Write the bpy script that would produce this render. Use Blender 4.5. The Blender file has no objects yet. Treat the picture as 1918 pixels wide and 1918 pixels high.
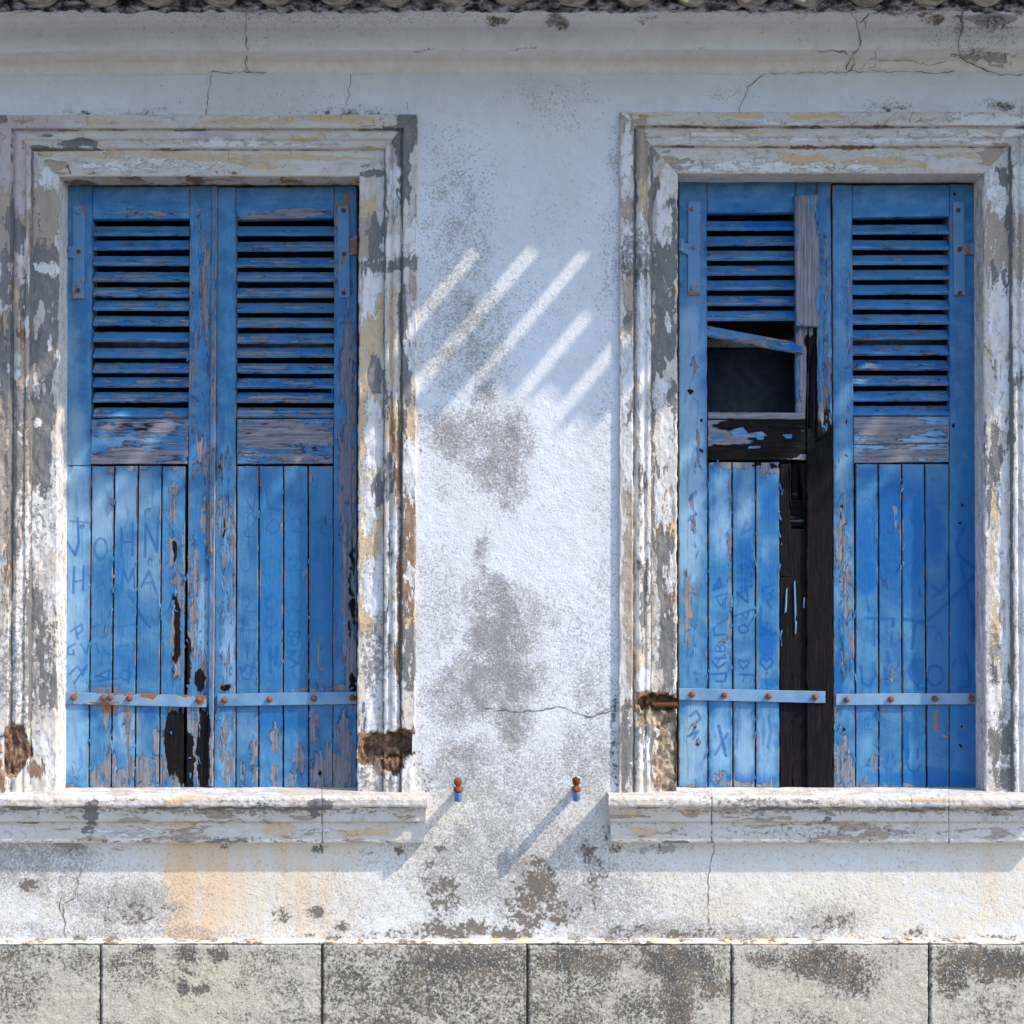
import bpy, math, random
import numpy as np
from mathutils import Vector

# ------------------------------------------------------------------ camera, sky, sun
S = 0.00175            # metres per photo pixel on the wall plane
D = 5.0                # camera to wall
CU, HV, CZ = 959.0, 1130.0, 1.6
C = bpy.context.scene.collection
sc = bpy.context.scene
cam = bpy.data.objects.new('camera', bpy.data.cameras.new('camera')); C.objects.link(cam)
cam.location = (0, -D, CZ); cam.rotation_euler = (math.radians(90), 0, 0)
cam.data.sensor_width = 36; cam.data.lens = 36 * D / (1918 * S)
cam.data.shift_y = (HV - CU) / 1918.0
cam.data.clip_end = 3000; cam.data.clip_start = 0.05
sc.camera = cam
LDIR = Vector((-2.0, 1.0, -2.2))
elev = math.atan2(2.2, math.hypot(2.0, 1.0)); rot = math.atan2(2.0, -1.0)
w = bpy.data.worlds.new('World'); sc.world = w; w.use_nodes = True
sky = w.node_tree.nodes.new('ShaderNodeTexSky'); sky.sky_type = 'NISHITA'; sky.sun_disc = False
sky.sun_elevation = elev; sky.sun_rotation = rot; sky.air_density = 1.0; sky.dust_density = 1.0; sky.ozone_density = 3.0
bg = w.node_tree.nodes['Background']; bg.inputs[1].default_value = 0.15
w.node_tree.links.new(sky.outputs[0], bg.inputs[0])
sl = bpy.data.lights.new('sun', 'SUN'); sl.energy = 2.35; sl.angle = math.radians(0.9); sl.color = (1.0, 0.88, 0.70)
sun = bpy.data.objects.new('sun', sl); C.objects.link(sun); sun.location = (4, -4, 6)
sun.rotation_euler = LDIR.to_track_quat('-Z', 'Y').to_euler()
vs_ = sc.view_settings; vs_.view_transform = 'Standard'; vs_.look = 'None'; vs_.exposure = 1.17; vs_.gamma = 1.0; vs_.use_curve_mapping = False
sc.cycles.max_bounces = 8; sc.cycles.diffuse_bounces = 5

random.seed(4)
def P(u, v, Y=0.0):
    k = S * (D + Y) / D
    return np.array(((u - CU) * k, Y, CZ - (v - HV) * k))
def px(X):
    k = S * (D + X[..., 1]) / D
    return CU + X[..., 0] / k, HV - (X[..., 2] - CZ) / k

# ------------------------------------------------------------------ numpy noise and masks
def _h(i, j, s):
    n = (i.astype(np.int64) * 374761393 + j.astype(np.int64) * 668265263 + s * 974711) & 0xffffffff
    n = ((n ^ (n >> 13)) * 1274126177) & 0xffffffff
    n = n ^ (n >> 16)
    return (n & 0xffff) / 65535.0
def vnoise(x, y, s=0):
    x = np.asarray(x, float); y = np.asarray(y, float)
    i = np.floor(x); j = np.floor(y); f = x - i; g = y - j
    f = f * f * f * (f * (f * 6 - 15) + 10); g = g * g * g * (g * (g * 6 - 15) + 10)
    i = i.astype(np.int64); j = j.astype(np.int64)
    a = _h(i, j, s); b = _h(i + 1, j, s); c = _h(i, j + 1, s); d = _h(i + 1, j + 1, s)
    return (a + (b - a) * f) * (1 - g) + (c + (d - c) * f) * g
def fbm(x, y, s=0, o=4, r=0.5):
    t = 0; a = 1; n = 0
    for k in range(o):
        t = t + a * vnoise(np.asarray(x) * 2 ** k, np.asarray(y) * 2 ** k, s + k * 17); n += a; a *= r
    return t / n          # 0..1, mean .5
def sstep(x, a, b):
    t = np.clip((x - a) / (b - a), 0, 1); return t * t * (3 - 2 * t)
def blobs(U, V, tab, jit=10.0, sc_=28.0, seed=3):
    """each blob (cx, cy, rx, ry, strength), ragged outline"""
    ju = (fbm(U / sc_, V / sc_, seed, 3) - .5) * 2 * jit; jv = (fbm(U / sc_, V / sc_, seed + 50, 3) - .5) * 2 * jit
    out = np.zeros_like(U, dtype=float)
    for b in tab:
        cx, cy, rx, ry, st = b[:5]
        q = ((U + ju - cx) / rx) ** 2 + ((V + jv - cy) / ry) ** 2
        out = np.maximum(out, st * np.exp(-np.clip(q, 0, 30) ** 1.6 * 0.7))
    return out
def stroke(U, V, pts, wd):
    m = np.full(U.shape, 1e9)
    for (x0, y0), (x1, y1) in zip(pts[:-1], pts[1:]):
        if x0 == x1 and y0 == y1: x1 += .01
        dx, dy = x1 - x0, y1 - y0
        t = np.clip(((U - x0) * dx + (V - y0) * dy) / (dx * dx + dy * dy), 0, 1)
        m = np.minimum(m, np.hypot(U - x0 - t * dx, V - y0 - t * dy))
    return 1 - sstep(m, wd * .5 - .9, wd * .5 + .9)

# ------------------------------------------------------------------ mesh builder
class MB:
    def __init__(s): s.v = []; s.f = []; s.a = []; s.b = []; s.m = []; s.n = 0
    def add(s, X, F, A=None, B=None, mat=0):
        X = np.asarray(X, float).reshape(-1, 3); F = np.asarray(F, int).reshape(-1, 4); n = len(X)
        s.v.append(X); s.f.append(F + s.n); s.n += n
        s.a.append(np.zeros((n, 4)) if A is None else np.asarray(A, float).reshape(-1, 4))
        s.b.append(np.zeros((n, 4)) if B is None else np.asarray(B, float).reshape(-1, 4))
        s.m.append(np.full(len(F), mat))
    def grid(s, X, A=None, B=None, mat=0, mask=None, flip=False, wrap=False):
        ny, nx = X.shape[:2]; idx = np.arange(ny * nx).reshape(ny, nx)
        if wrap: idx = np.hstack([idx, idx[:, :1]])
        q = np.stack([idx[:-1, :-1], idx[1:, :-1], idx[1:, 1:], idx[:-1, 1:]], -1)
        if mask is not None: q = q[mask]
        q = q.reshape(-1, 4)
        if flip: q = q[:, ::-1]
        s.add(X, q, A, B, mat)
    def build(s, name, mats, parent=None, smooth=True, angle=35):
        V = np.vstack(s.v); F = np.vstack(s.f); M = np.concatenate(s.m); A = np.vstack(s.a); B = np.vstack(s.b)
        if parent is not None:
            o_ = parent; off = np.zeros(3)
            while o_ is not None: off += np.array(o_.location); o_ = o_.parent
            V = V - off
        me = bpy.data.meshes.new(name)
        me.vertices.add(len(V)); me.vertices.foreach_set('co', V.astype(np.float32).ravel())
        me.loops.add(F.size); me.loops.foreach_set('vertex_index', F.astype(np.int32).ravel())
        me.polygons.add(len(F)); me.polygons.foreach_set('loop_start', np.arange(0, F.size, 4, dtype=np.int32))
        me.polygons.foreach_set('material_index', M.astype(np.int32))
        me.update(calc_edges=True)
        for nm, T in (('A', A), ('B', B)):
            at = me.attributes.new(nm, 'FLOAT_COLOR', 'POINT'); at.data.foreach_set('color', T.astype(np.float32).ravel())
        for m in (mats if isinstance(mats, (list, tuple)) else [mats]): me.materials.append(m)
        if smooth:
            me.polygons.foreach_set('use_smooth', np.ones(len(F), bool))
            try: me.set_sharp_from_angle(angle=math.radians(angle))
            except Exception: pass
        me.validate()
        o = bpy.data.objects.new(name, me); C.objects.link(o)
        if parent is not None: o.parent = parent
        return o
def thing(name, label, cat, loc, group=None):
    o = bpy.data.objects.new(name, None); C.objects.link(o); o.location = loc
    o.empty_display_size = .1
    o['label'] = label; o['category'] = cat
    if group: o['group'] = group
    return o
def panel(mb, TL, TR, BR, BL, T, res=0.0035, bev=0.002, paint=None, mat=0, wob=0.0, disp=0.0, seed=0, capback=True):
    """a bevelled board with a dense front; corners are 3D points of its front face"""
    TL, TR, BR, BL = [np.asarray(p, float) for p in (TL, TR, BR, BL)]
    n = np.cross(TR - TL, TL - BL); n /= np.linalg.norm(n)      # away from the viewer (+Y)
    if n[1] < 0 and abs(n[1]) > .2: n = -n
    W = max(np.linalg.norm(TR - TL), np.linalg.norm(BR - BL)); H = max(np.linalg.norm(BL - TL), np.linalg.norm(BR - TR))
    def par(L):
        k = max(2, int(L / res)); b = min(bev / L, .25)
        return np.concatenate([[0, 0], np.linspace(b, 1 - b, k), [1, 1]]), np.concatenate([[T, bev], np.zeros(k), [bev, T]])
    sx, dx = par(W); sy, dy = par(H)
    sX, sY = np.meshgrid(sx, sy); dX, dY = np.meshgrid(dx, dy); dd = np.maximum(dX, dY)
    X = (TL * (1 - sX)[..., None] + TR * sX[..., None]) * (1 - sY)[..., None] + (BL * (1 - sX)[..., None] + BR * sX[..., None]) * sY[..., None]
    ed = np.minimum(np.minimum(sX, 1 - sX) * W, np.minimum(sY, 1 - sY) * H)
    if wob:
        X = X.copy()
        X[..., 0] += (fbm(X[..., 0] * 15 + seed, X[..., 2] * 45, seed, 4) - .5) * 2 * wob
        X[..., 2] += (fbm(X[..., 0] * 45 + seed, X[..., 2] * 15, seed + 7, 4) - .5) * 2 * wob
    if disp:
        dd = dd + (fbm(X[..., 0] * 60, X[..., 2] * 60, seed + 3, 4) - .5) * disp
    X = X + n * dd[..., None]
    A = B = None
    if paint is not None:
        U, V = px(X); A, B = paint(U, V, sX, sY, ed)
        A = np.stack([np.broadcast_to(t, U.shape) for t in A], -1); B = np.stack([np.broadcast_to(t, U.shape) for t in B], -1)
    mb.grid(X, A, B, mat)
    if capback:
        a = X[[0, 0, -1, -1], [0, -1, -1, 0]]
        mb.add(a, [[0, 1, 2, 3]], None if A is None else A[[0, 0, -1, -1], [0, -1, -1, 0]], None if B is None else B[[0, 0, -1, -1], [0, -1, -1, 0]], mat)
def ppanel(mb, q, Y, T, **k):
    """q = pixel corners TL TR BR BL on plane Y"""
    panel(mb, *[P(a, b, Y) for a, b in q], T, **k)
def rect(u0, u1, v0, v1): return [(u0, v0), (u1, v0), (u1, v1), (u0, v1)]
def lathe(mb, c, prof, axis='z', n=20, mat=0, jit=0, seed=0, sq=1.0, A=None, B=None):
    """prof = [(radius, height)] round axis"""
    th = np.linspace(0, 2 * math.pi, n, endpoint=False)
    R = np.array([p[0] for p in prof])[:, None]; H = np.array([p[1] for p in prof])[:, None]
    Rr = R * np.ones_like(th)[None]
    if jit: Rr = Rr * (1 + (vnoise(th[None] * 2.2 + 0 * R, H * 300, seed) - .5) * jit)
    if axis == 'z': X = np.stack([c[0] + Rr * np.cos(th), c[1] + Rr * np.sin(th) * sq, c[2] + H + 0 * Rr], -1)
    else: X = np.stack([c[0] + Rr * np.cos(th), c[1] - H + 0 * Rr, c[2] + Rr * np.sin(th)], -1)
    a = None if A is None else np.broadcast_to(A, X.shape[:2] + (4,))
    mb.grid(X, a, None if B is None else np.broadcast_to(B, X.shape[:2] + (4,)), mat, wrap=True, flip=(axis == 'z'))

# ------------------------------------------------------------------ materials
class NT:
    def __init__(s, name, rough=.8, spec=.3):
        s.m = bpy.data.materials.new(name); s.m.use_nodes = True; s.t = s.m.node_tree; s.N = s.t.nodes; s.L = s.t.links
        s.bs = s.N['Principled BSDF']; s.bs.inputs['Roughness'].default_value = rough; s.bs.inputs['Specular IOR Level'].default_value = spec
        s.pos = s.N.new('ShaderNodeNewGeometry').outputs['Position']
    def put(s, sock, v):
        if hasattr(v, 'links'): s.L.new(v, sock)
        elif isinstance(v, (tuple, list)) and len(v) == 3 and sock.type == 'RGBA': sock.default_value = (*v, 1)
        else: sock.default_value = v
    def attr(s, nm):
        n = s.N.new('ShaderNodeAttribute'); n.attribute_name = nm
        sp = s.N.new('ShaderNodeSeparateColor'); s.L.new(n.outputs['Color'], sp.inputs[0])
        return sp.outputs[0], sp.outputs[1], sp.outputs[2], n.outputs['Alpha']
    def mapped(s, sx, sy, sz, off=0.0):
        n = s.N.new('ShaderNodeMapping'); s.L.new(s.pos, n.inputs[0]); n.inputs['Scale'].default_value = (sx, sy, sz); n.inputs['Location'].default_value = (off, off * .7, off * 1.3)
        return n.outputs[0]
    def noise(s, scale, detail=6, rough=.6, off=0.0, dist=0.0, ty='FBM'):
        if not isinstance(scale, tuple): scale = (scale,) * 3
        n = s.N.new('ShaderNodeTexNoise'); s.L.new(s.mapped(*scale, off), n.inputs['Vector'])
        n.inputs['Scale'].default_value = 1; n.inputs['Detail'].default_value = detail; n.inputs['Roughness'].default_value = rough; n.inputs['Distortion'].default_value = dist
        return n.outputs[0]
    def voro(s, scale, off=0.0, feat='F1'):
        if not isinstance(scale, tuple): scale = (scale,) * 3
        n = s.N.new('ShaderNodeTexVoronoi'); n.feature = feat; s.L.new(s.mapped(*scale, off), n.inputs['Vector']); n.inputs['Scale'].default_value = 1
        return n.outputs['Distance']
    def math(s, op, a, b=0.0, clamp=False):
        n = s.N.new('ShaderNodeMath'); n.operation = op; n.use_clamp = clamp; s.put(n.inputs[0], a); s.put(n.inputs[1], b); return n.outputs[0]
    def ss(s, x, a, b):
        n = s.N.new('ShaderNodeMapRange'); n.interpolation_type = 'SMOOTHSTEP'; s.put(n.inputs[0], x); s.put(n.inputs[1], a); s.put(n.inputs[2], b); return n.outputs[0]
    def thr(s, at, nz, k=1.0, w=.04, t=.5):
        """patch mask: attribute plus centred noise, cut at t"""
        x = s.math('ADD', at, s.math('MULTIPLY', s.math('SUBTRACT', nz, .5), k)); return s.ss(x, t - w, t + w)
    def mix(s, f, a, b, mode='MIX'):
        n = s.N.new('ShaderNodeMix'); n.data_type = 'RGBA'; n.blend_type = mode
        s.put(n.inputs[0], f); s.put(n.inputs[6], a); s.put(n.inputs[7], b); return n.outputs[2]
    def mul(s, *a):
        r = a[0]
        for b in a[1:]: r = s.math('MULTIPLY', r, b)
        return r
    def inv(s, a): return s.math('SUBTRACT', 1.0, a)
    def bump(s, *hs):
        last = None
        for h, d in hs:
            n = s.N.new('ShaderNodeBump'); n.inputs['Strength'].default_value = 1; n.inputs['Distance'].default_value = d
            s.L.new(h, n.inputs['Height'])
            if last is not None: s.L.new(last, n.inputs['Normal'])
            last = n.outputs[0]
        s.L.new(last, s.bs.inputs['Normal'])
    def out(s, col, rough=None):
        s.put(s.bs.inputs['Base Color'], col)
        if rough is not None: s.put(s.bs.inputs['Roughness'], rough)
        return s.m

def mat_plaster(name, base=(.70, .73, .79), base2=(.64, .65, .67), rough_amt=1.0):
    """limewashed render. A = speckle, lichen, rust, cream   B = grey bare, ..."""
    t = NT(name, .9, .2); G, K, O, Cr = t.attr('A'); Gy, Sm, _, _ = t.attr('B')
    n1 = t.noise(3, 5, .6); n2 = t.noise(22, 7, .65, 3); fine = t.noise(210, 4, .7, 5); med = t.noise(125, 3, .62, 9)
    col = t.mix(t.ss(n1, .35, .7), base, base2)
    col = t.mix(t.mul(t.ss(n2, .45, .75), .35), col, (.56, .55, .56))
    col = t.mix(t.mul(Cr, t.ss(n2, .2, .6)), col, (.68, .635, .56))
    streak = t.noise((26, 26, 2.2), 4, .6, 2)
    om = t.mul(t.ss(t.math('ADD', O, t.mul(t.math('SUBTRACT', streak, .5), 1.7)), .05, 1.1), t.ss(O, .02, .2), .85)
    col = t.mix(om, col, (.74, .49, .28))
    # soft smoky dirt film under the speckles
    film = t.ss(t.math('ADD', G, t.mul(t.math('SUBTRACT', n2, .5), 1.1)), .35, 1.1)
    col = t.mix(t.mul(film, .26), col, (.44, .43, .43))
    # speckles : threshold falls as the grime rises
    th = t.math('SUBTRACT', .70, t.mul(G, .30))
    sp = t.ss(med, th, t.math('ADD', th, .05)); sp2 = t.ss(fine, t.math('SUBTRACT', .74, t.mul(G, .26)), t.math('SUBTRACT', .80, t.mul(G, .26)))
    tone = t.mix(t.noise(40, 2, .5, 8), (.20, .20, .215), (.40, .36, .32))
    col = t.mix(t.mul(sp, .55), col, tone)
    col = t.mix(t.mul(sp2, .65), col, (.17, .16, .16))
    # grey bare cement patches (paint gone)
    gm = t.thr(Gy, n2, 1.0, .04)
    col = t.mix(t.mul(gm, .8), col, t.mix(n2, (.22, .21, .22), (.38, .36, .36)))
    # black-brown lichen crusts with white flecks left in
    kx = t.math('ADD', t.math('ADD', t.mul(K, .67), t.mul(t.math('SUBTRACT', t.noise(24, 9, .74, 14), .5), 1.9)), t.mul(t.math('SUBTRACT', t.noise(95, 6, .7, 4), .5), 1.5))
    kg = t.ss(kx, .22, .52); km = t.ss(kx, .50, .58)
    col = t.mix(t.mul(kg, .42, t.ss(K, .04, .3)), col, (.30, .28, .27))
    kc = t.mix(t.noise(60, 3, .6, 6), (.065, .062, .06), (.22, .17, .12))
    col = t.mix(t.mul(km, .88), col, kc)
    # small paint spots
    vd = t.voro(28, 2); spots = t.mul(t.inv(t.ss(vd, .05, .09)), t.ss(t.noise(9, 2, .5, 21), .58, .62))
    col = t.mix(t.mul(spots, .75), col, (.16, .13, .12))
    h = t.math('ADD', t.mul(fine, .8), t.mul(t.noise(150, 5, .7, 31), .9))
    t.bump((n2, .006), (t.math('SUBTRACT', h, t.mul(km, .6)), 0.0022 * rough_amt))
    return t.out(col)

def mat_plinth():
    t = NT('plinth_render', .93, .2); G, K, O, Cr = t.attr('A')
    n0 = t.noise(7, 6, .65, 1); n2 = t.noise(38, 9, .74, 3); med = t.noise(105, 7, .72, 9); fine = t.noise(240, 4, .7, 5)
    col = t.mix(t.ss(n2, .35, .65), (.62, .585, .50), (.50, .465, .385))
    col = t.mix(t.mul(Cr, .8), col, (.66, .56, .42))
    x = t.math('ADD', K, t.math('ADD', t.mul(t.math('SUBTRACT', n0, .5), .8), t.math('ADD', t.mul(t.math('SUBTRACT', n2, .5), 1.5), t.mul(t.math('SUBTRACT', med, .5), 3.0))))
    gm = t.ss(x, -.05, .6); km = t.ss(x, .38, .62)
    col = t.mix(t.mul(gm, .5), col, (.24, .235, .23))
    col = t.mix(t.mul(km, .85), col, t.mix(t.ss(t.noise(14, 3, .6, 12), .4, .62), (.062, .059, .057), (.15, .115, .08)))
    spk = t.ss(fine, .56, .64); col = t.mix(t.mul(spk, .5), col, (.13, .12, .115))
    wf = t.mul(t.ss(t.noise(150, 5, .7, 33), .56, .62), .75); col = t.mix(wf, col, (.66, .66, .64))
    om = t.mul(O, t.ss(t.noise(110, 3, .6, 41), .52, .6)); col = t.mix(om, col, (.62, .30, .06))
    t.bump((n2, .006), (t.noise(60, 6, .7, 3), .007), (fine, .003))
    return t.out(col)

def mat_stone(name='peeling_stone', horiz=False, pale=0.0):
    """mouldings: many old coats.  A = cement grey with painted groove shade, brown, ochre, tan   B = white, pink, speckle, crater"""
    t = NT(name, .85, .25); Ce, Br, Oc, Ta = t.attr('A'); Wh, Pk, G, Cra = t.attr('B')
    sc3 = (8, 8, 36) if horiz else (42, 42, 8)
    nA = t.noise(sc3, 7, .62, 1, .4); nB = t.noise(sc3, 7, .62, 7, .4); nC = t.noise(tuple(1.7 * a for a in sc3), 7, .65, 12, .3)
    med = t.noise(70, 6, .7, 9); fine = t.noise(220, 3, .6, 4)
    col = t.mix(t.ss(nB, .38, .62), (.585, .56, .55), (.56, .495, .43))
    col = t.mix(t.mul(t.thr(Pk, nC, .9, .08), .7), col, (.47, .37, .42))
    oc = t.thr(Oc, nA, 2.2, .07); col = t.mix(t.mul(oc, .85), col, t.mix(nC, (.52, .33, .16), (.66, .50, .32)))
    whn = t.math('ADD', t.mul(nC, .7), t.mul(t.noise(70, 5, .7, 51), .3)); rim = t.thr(Wh, whn, 2.9, .03, .44); wh = t.thr(Wh, whn, 2.9, .02, .47)
    tn = t.thr(Ta, nB, 2.2, .03); col = t.mix(tn, col, t.mix(nA, (.33, .26, .22), (.46, .37, .30)))
    br = t.thr(Br, nC, 2.4, .03); col = t.mix(br, col, t.mix(med, (.15, .08, .05), (.36, .23, .15)))
    mz = t.math('ADD', t.mul(nA, .7), t.mul(t.noise(60, 6, .7, 57), .3)); ce = t.thr(Ce, mz, 2.7, .03); col = t.mix(ce, col, t.mix(med, (.13, .13, .14), (.24, .23, .225)))
    col = t.mix(t.mul(rim, t.inv(wh), .6), col, (.30, .22, .15))
    col = t.mix(wh, col, t.mix(t.ss(nB, .4, .6), (.70, .70, .73), (.66, .62, .58)))
    col = t.mix(t.mul(t.ss(t.noise(28, 8, .75, 61), .53, .64), .55), col, (.31, .275, .25))
    sp = t.ss(med, t.math('SUBTRACT', .72, t.mul(G, .26)), t.math('SUBTRACT', .76, t.mul(G, .26)))
    col = t.mix(t.mul(sp, .7), col, (.15, .145, .14))
    ck = t.mul(t.inv(t.ss(t.voro(11, 3, 'DISTANCE_TO_EDGE'), .006, .018)), t.ss(nA, .52, .6))
    col = t.mix(t.mul(ck, .55), col, (.13, .10, .09))
    hh = t.math('SUBTRACT', t.math('ADD', wh, 0), t.math('ADD', t.mul(ce, .8), t.math('ADD', t.mul(br, 1.3), t.mul(tn, .7))))
    cr = t.ss(Cra, .2, .35); ep = t.ss(t.noise(45, 8, .7, 63), .38, .62); col = t.mix(cr, col, t.mix(t.ss(Cra, .65, .85), t.mix(ep, (.30, .21, .13), (.58, .47, .35)), t.mix(ep, (.13, .07, .045), (.36, .22, .14))))
    t.bump((t.noise(24, 5, .6, 2), .005), (t.mul(cr, t.noise(60, 7, .7, 3)), .012), (hh, .0026), (t.math('ADD', med, t.mul(fine, .5)), .0022), (oc, .0006))
    return t.out(col)

def mat_wood(name, horiz=False):
    """flaking blue paint over grey wood.  A = wood, dark, fade, deep   B = graffiti, rust, scratch, tone"""
    t = NT(name, .55, .22); Wd, Dk, Fa, De = t.attr('A'); Gr, Ru, Sc, To = t.attr('B')
    def g(a, b): return (b, b, a) if horiz else (a, a, b)      # a = across grain, b = along
    nA = t.noise(g(75, 9), 8, .66, 1, .35); nB = t.noise(g(38, 7), 6, .6, 8, .4); soft = t.noise(6, 4, .5, 3); soft2 = t.noise(17, 5, .6, 13)
    gr = t.noise(g(300, 9), 8, .72, 5, .5); gr2 = t.noise(g(160, 3.5), 4, .6, 2, .6); grit = t.noise(260, 3, .6, 17)
    # paint
    pc = t.mix(t.ss(soft2, .35, .7), (.034, .15, .32), (.088, .245, .415))
    dp = t.ss(t.math('ADD', De, t.mul(t.math('SUBTRACT', soft2, .5), .9)), .25, .95)
    pc = t.mix(dp, pc, (.008, .115, .34))
    fd = t.ss(t.math('ADD', Fa, t.mul(t.math('SUBTRACT', soft, .5), .9)), .3, 1.0)
    pc = t.mix(t.mul(fd, .8), pc, (.25, .41, .55))
    pc = t.mix(t.mul(Gr, t.ss(t.noise(30, 3, .6, 19), .15, .5), .9), pc, (.004, .085, .29))
    pc = t.mix(t.mul(t.ss(nB, .5, .72), .55), pc, (.012, .10, .30))
    pc = t.mix(t.mul(t.ss(grit, .68, .74), .5), pc, (.02, .08, .25))
    pc = t.mix(t.mul(Sc, .8), pc, (.015, .045, .16))
    tn = t.math('ADD', .78, t.mul(To, .44)); cmb = t.N.new('ShaderNodeCombineColor')
    for k_ in range(3): t.L.new(tn, cmb.inputs[k_])
    pc = t.mix(1.0, pc, cmb.outputs[0], 'MULTIPLY')
    # bare wood
    wc = t.mix(t.ss(gr, .32, .68), (.12, .115, .135), (.29, .29, .335)); wc = t.mix(t.mul(t.ss(gr2, .52, .66), .6), wc, (.07, .065, .08))
    wc = t.mix(t.mul(t.ss(t.noise(14, 4, .6, 44), .5, .75), .55), wc, (.30, .25, .205))
    dk = t.thr(Dk, nB, 1.5, .08)
    dc = t.mix(t.ss(gr, .48, .68), (.002, .0015, .003), (.024, .016, .017)); wc = t.mix(dk, wc, dc)
    x = t.math('ADD', Wd, t.mul(t.math('SUBTRACT', nA, .5), 2.3))
    wm = t.ss(x, .49, .525); halo = t.ss(x, .41, .47); hl = t.mul(t.ss(x, .455, .475), t.inv(wm))
    pc = t.mix(t.mul(halo, .65), pc, (.006, .07, .24))
    pc = t.mix(t.mul(hl, t.ss(soft2, .45, .55), .9), pc, (.44, .58, .70))  # pale highlight painted along the lifted paint edges
    col = t.mix(wm, pc, wc)
    # thin checks across the paint, with the grain
    ck = t.mul(t.ss(gr2, .66, .70), t.ss(nB, .5, .58)); col = t.mix(t.mul(ck, .75), col, (.02, .035, .08))
    ru = t.ss(t.math('ADD', Ru, t.mul(t.math('SUBTRACT', soft2, .5), .7)), .3, .9)
    col = t.mix(t.mul(ru, .85), col, t.mix(grit, (.20, .06, .02), (.42, .20, .06)))
    hp = t.math('ADD', t.mul(t.inv(wm), 1.0), t.mul(hl, .8))
    t.bump((t.math('ADD', gr, t.mul(gr2, .8)), .0016), (hp, .0038), (t.math('ADD', t.mul(soft2, 1), t.mul(grit, .25)), .002), (t.inv(ck), .0015))
    return t.out(col, t.math('ADD', .48, t.mul(wm, .4)))

def mat_simple(name, c1, c2, sc_=60, rough=.7, metal=0, bd=.001, spec=.3):
    t = NT(name, rough, spec); n = t.noise(sc_, 6, .65)
    t.bs.inputs['Metallic'].default_value = metal; t.bump((n, bd)); return t.out(t.mix(t.ss(n, .38, .62), c1, c2))
M_wall = mat_plaster('lime_render'); M_corn = mat_plaster('cornice_render', (.80, .82, .88), (.74, .74, .76), .35)
M_plinth = mat_plinth(); M_stone = mat_stone(); M_stoneh = mat_stone('peeling_stone_lintel', True)
M_wv = mat_wood('blue_wood_upright'); M_wh = mat_wood('blue_wood_level', True)
M_rust = mat_simple('rusty_iron', (.10, .035, .02), (.30, .10, .045), 320, .85, 0, .002)
M_rustd = mat_simple('dark_rust', (.05, .018, .012), (.20, .07, .035), 420, .9, 0, .003)
M_blueiron = mat_simple('blue_painted_iron', (.02, .14, .42), (.05, .25, .58), 60, .4, 0, .001)
M_crack = mat_simple('crack_line', (.10, .085, .08), (.26, .23, .21), 60, .95)
M_crackd = mat_simple('dark_joint_crack', (.045, .042, .04), (.10, .09, .085), 90, .95)  # dark tone for plinth joints and slits on the lintel
M_tile = mat_simple('old_clay_tile', (.20, .17, .13), (.46, .41, .33), 26, .9, 0, .004)
M_mortar = mat_simple('lichened_mortar', (.035, .035, .042), (.50, .51, .56), 22, .95, 0, .012)
M_dark = mat_simple('dark_interior', (.03, .028, .026), (.05, .046, .042), 10, .95)
M_curt = mat_simple('dusty_curtain', (.016, .019, .029), (.028, .031, .043), 30, .8)
M_inner = mat_simple('inner_beam', (.16, .14, .13), (.24, .21, .19), 60, .8)
M_pave = mat_simple('pavement_stone', (.34, .325, .30), (.44, .42, .39), 20, .9, 0, .004)
M_asph = mat_simple('asphalt', (.045, .045, .047), (.065, .064, .062), 80, .9, 0, .004)
def flat_metal():      # strap irons, same paint as the wood but smooth
    t = NT('painted_strap_iron', .45, .4); Ru, De, Fa, _ = t.attr('A'); n = t.noise(60, 6, .65); n2 = t.noise(14, 4, .6, 4)
    c = t.mix(t.ss(n2, .35, .65), (.07, .19, .35), (.13, .27, .42)); c = t.mix(t.mul(Fa, .7), c, (.32, .43, .54)); c = t.mix(De, c, (.05, .19, .38))
    x = t.math('ADD', Ru, t.mul(t.math('SUBTRACT', n, .5), 1.7)); r = t.ss(x, .42, .52)
    c = t.mix(t.mul(t.ss(x, .2, .5), .4), c, (.40, .30, .16)); c = t.mix(r, c, t.mix(t.noise(200, 3), (.12, .04, .02), (.38, .15, .06)))
    t.bump((n, .0012), (t.inv(r), .0012)); return t.out(c)
M_strap = flat_metal()

# ------------------------------------------------------------------ street
def struct(name, mb, mat):
    o = mb.build(name, mat, smooth=False); o['kind'] = 'structure'; return o
def boxmb(x0, x1, y0, y1, z0, z1, mb=None, mat=0):
    mb = mb or MB()
    v = [(x, y, z) for z in (z0, z1) for y in (y0, y1) for x in (x0, x1)]
    mb.add(v, [[0, 2, 3, 1], [4, 5, 7, 6], [0, 1, 5, 4], [2, 6, 7, 3], [0, 4, 6, 2], [1, 3, 7, 5]], mat=mat); return mb
g = MB(); g.add([(-600, -1200, -.13), (600, -1200, -.13), (600, 60, -.13), (-600, 60, -.13)], [[0, 1, 2, 3]]); struct('road', g, M_asph)
struct('pavement', boxmb(-60, 60, -1.75, .1, -.3, 0), M_pave)

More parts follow.
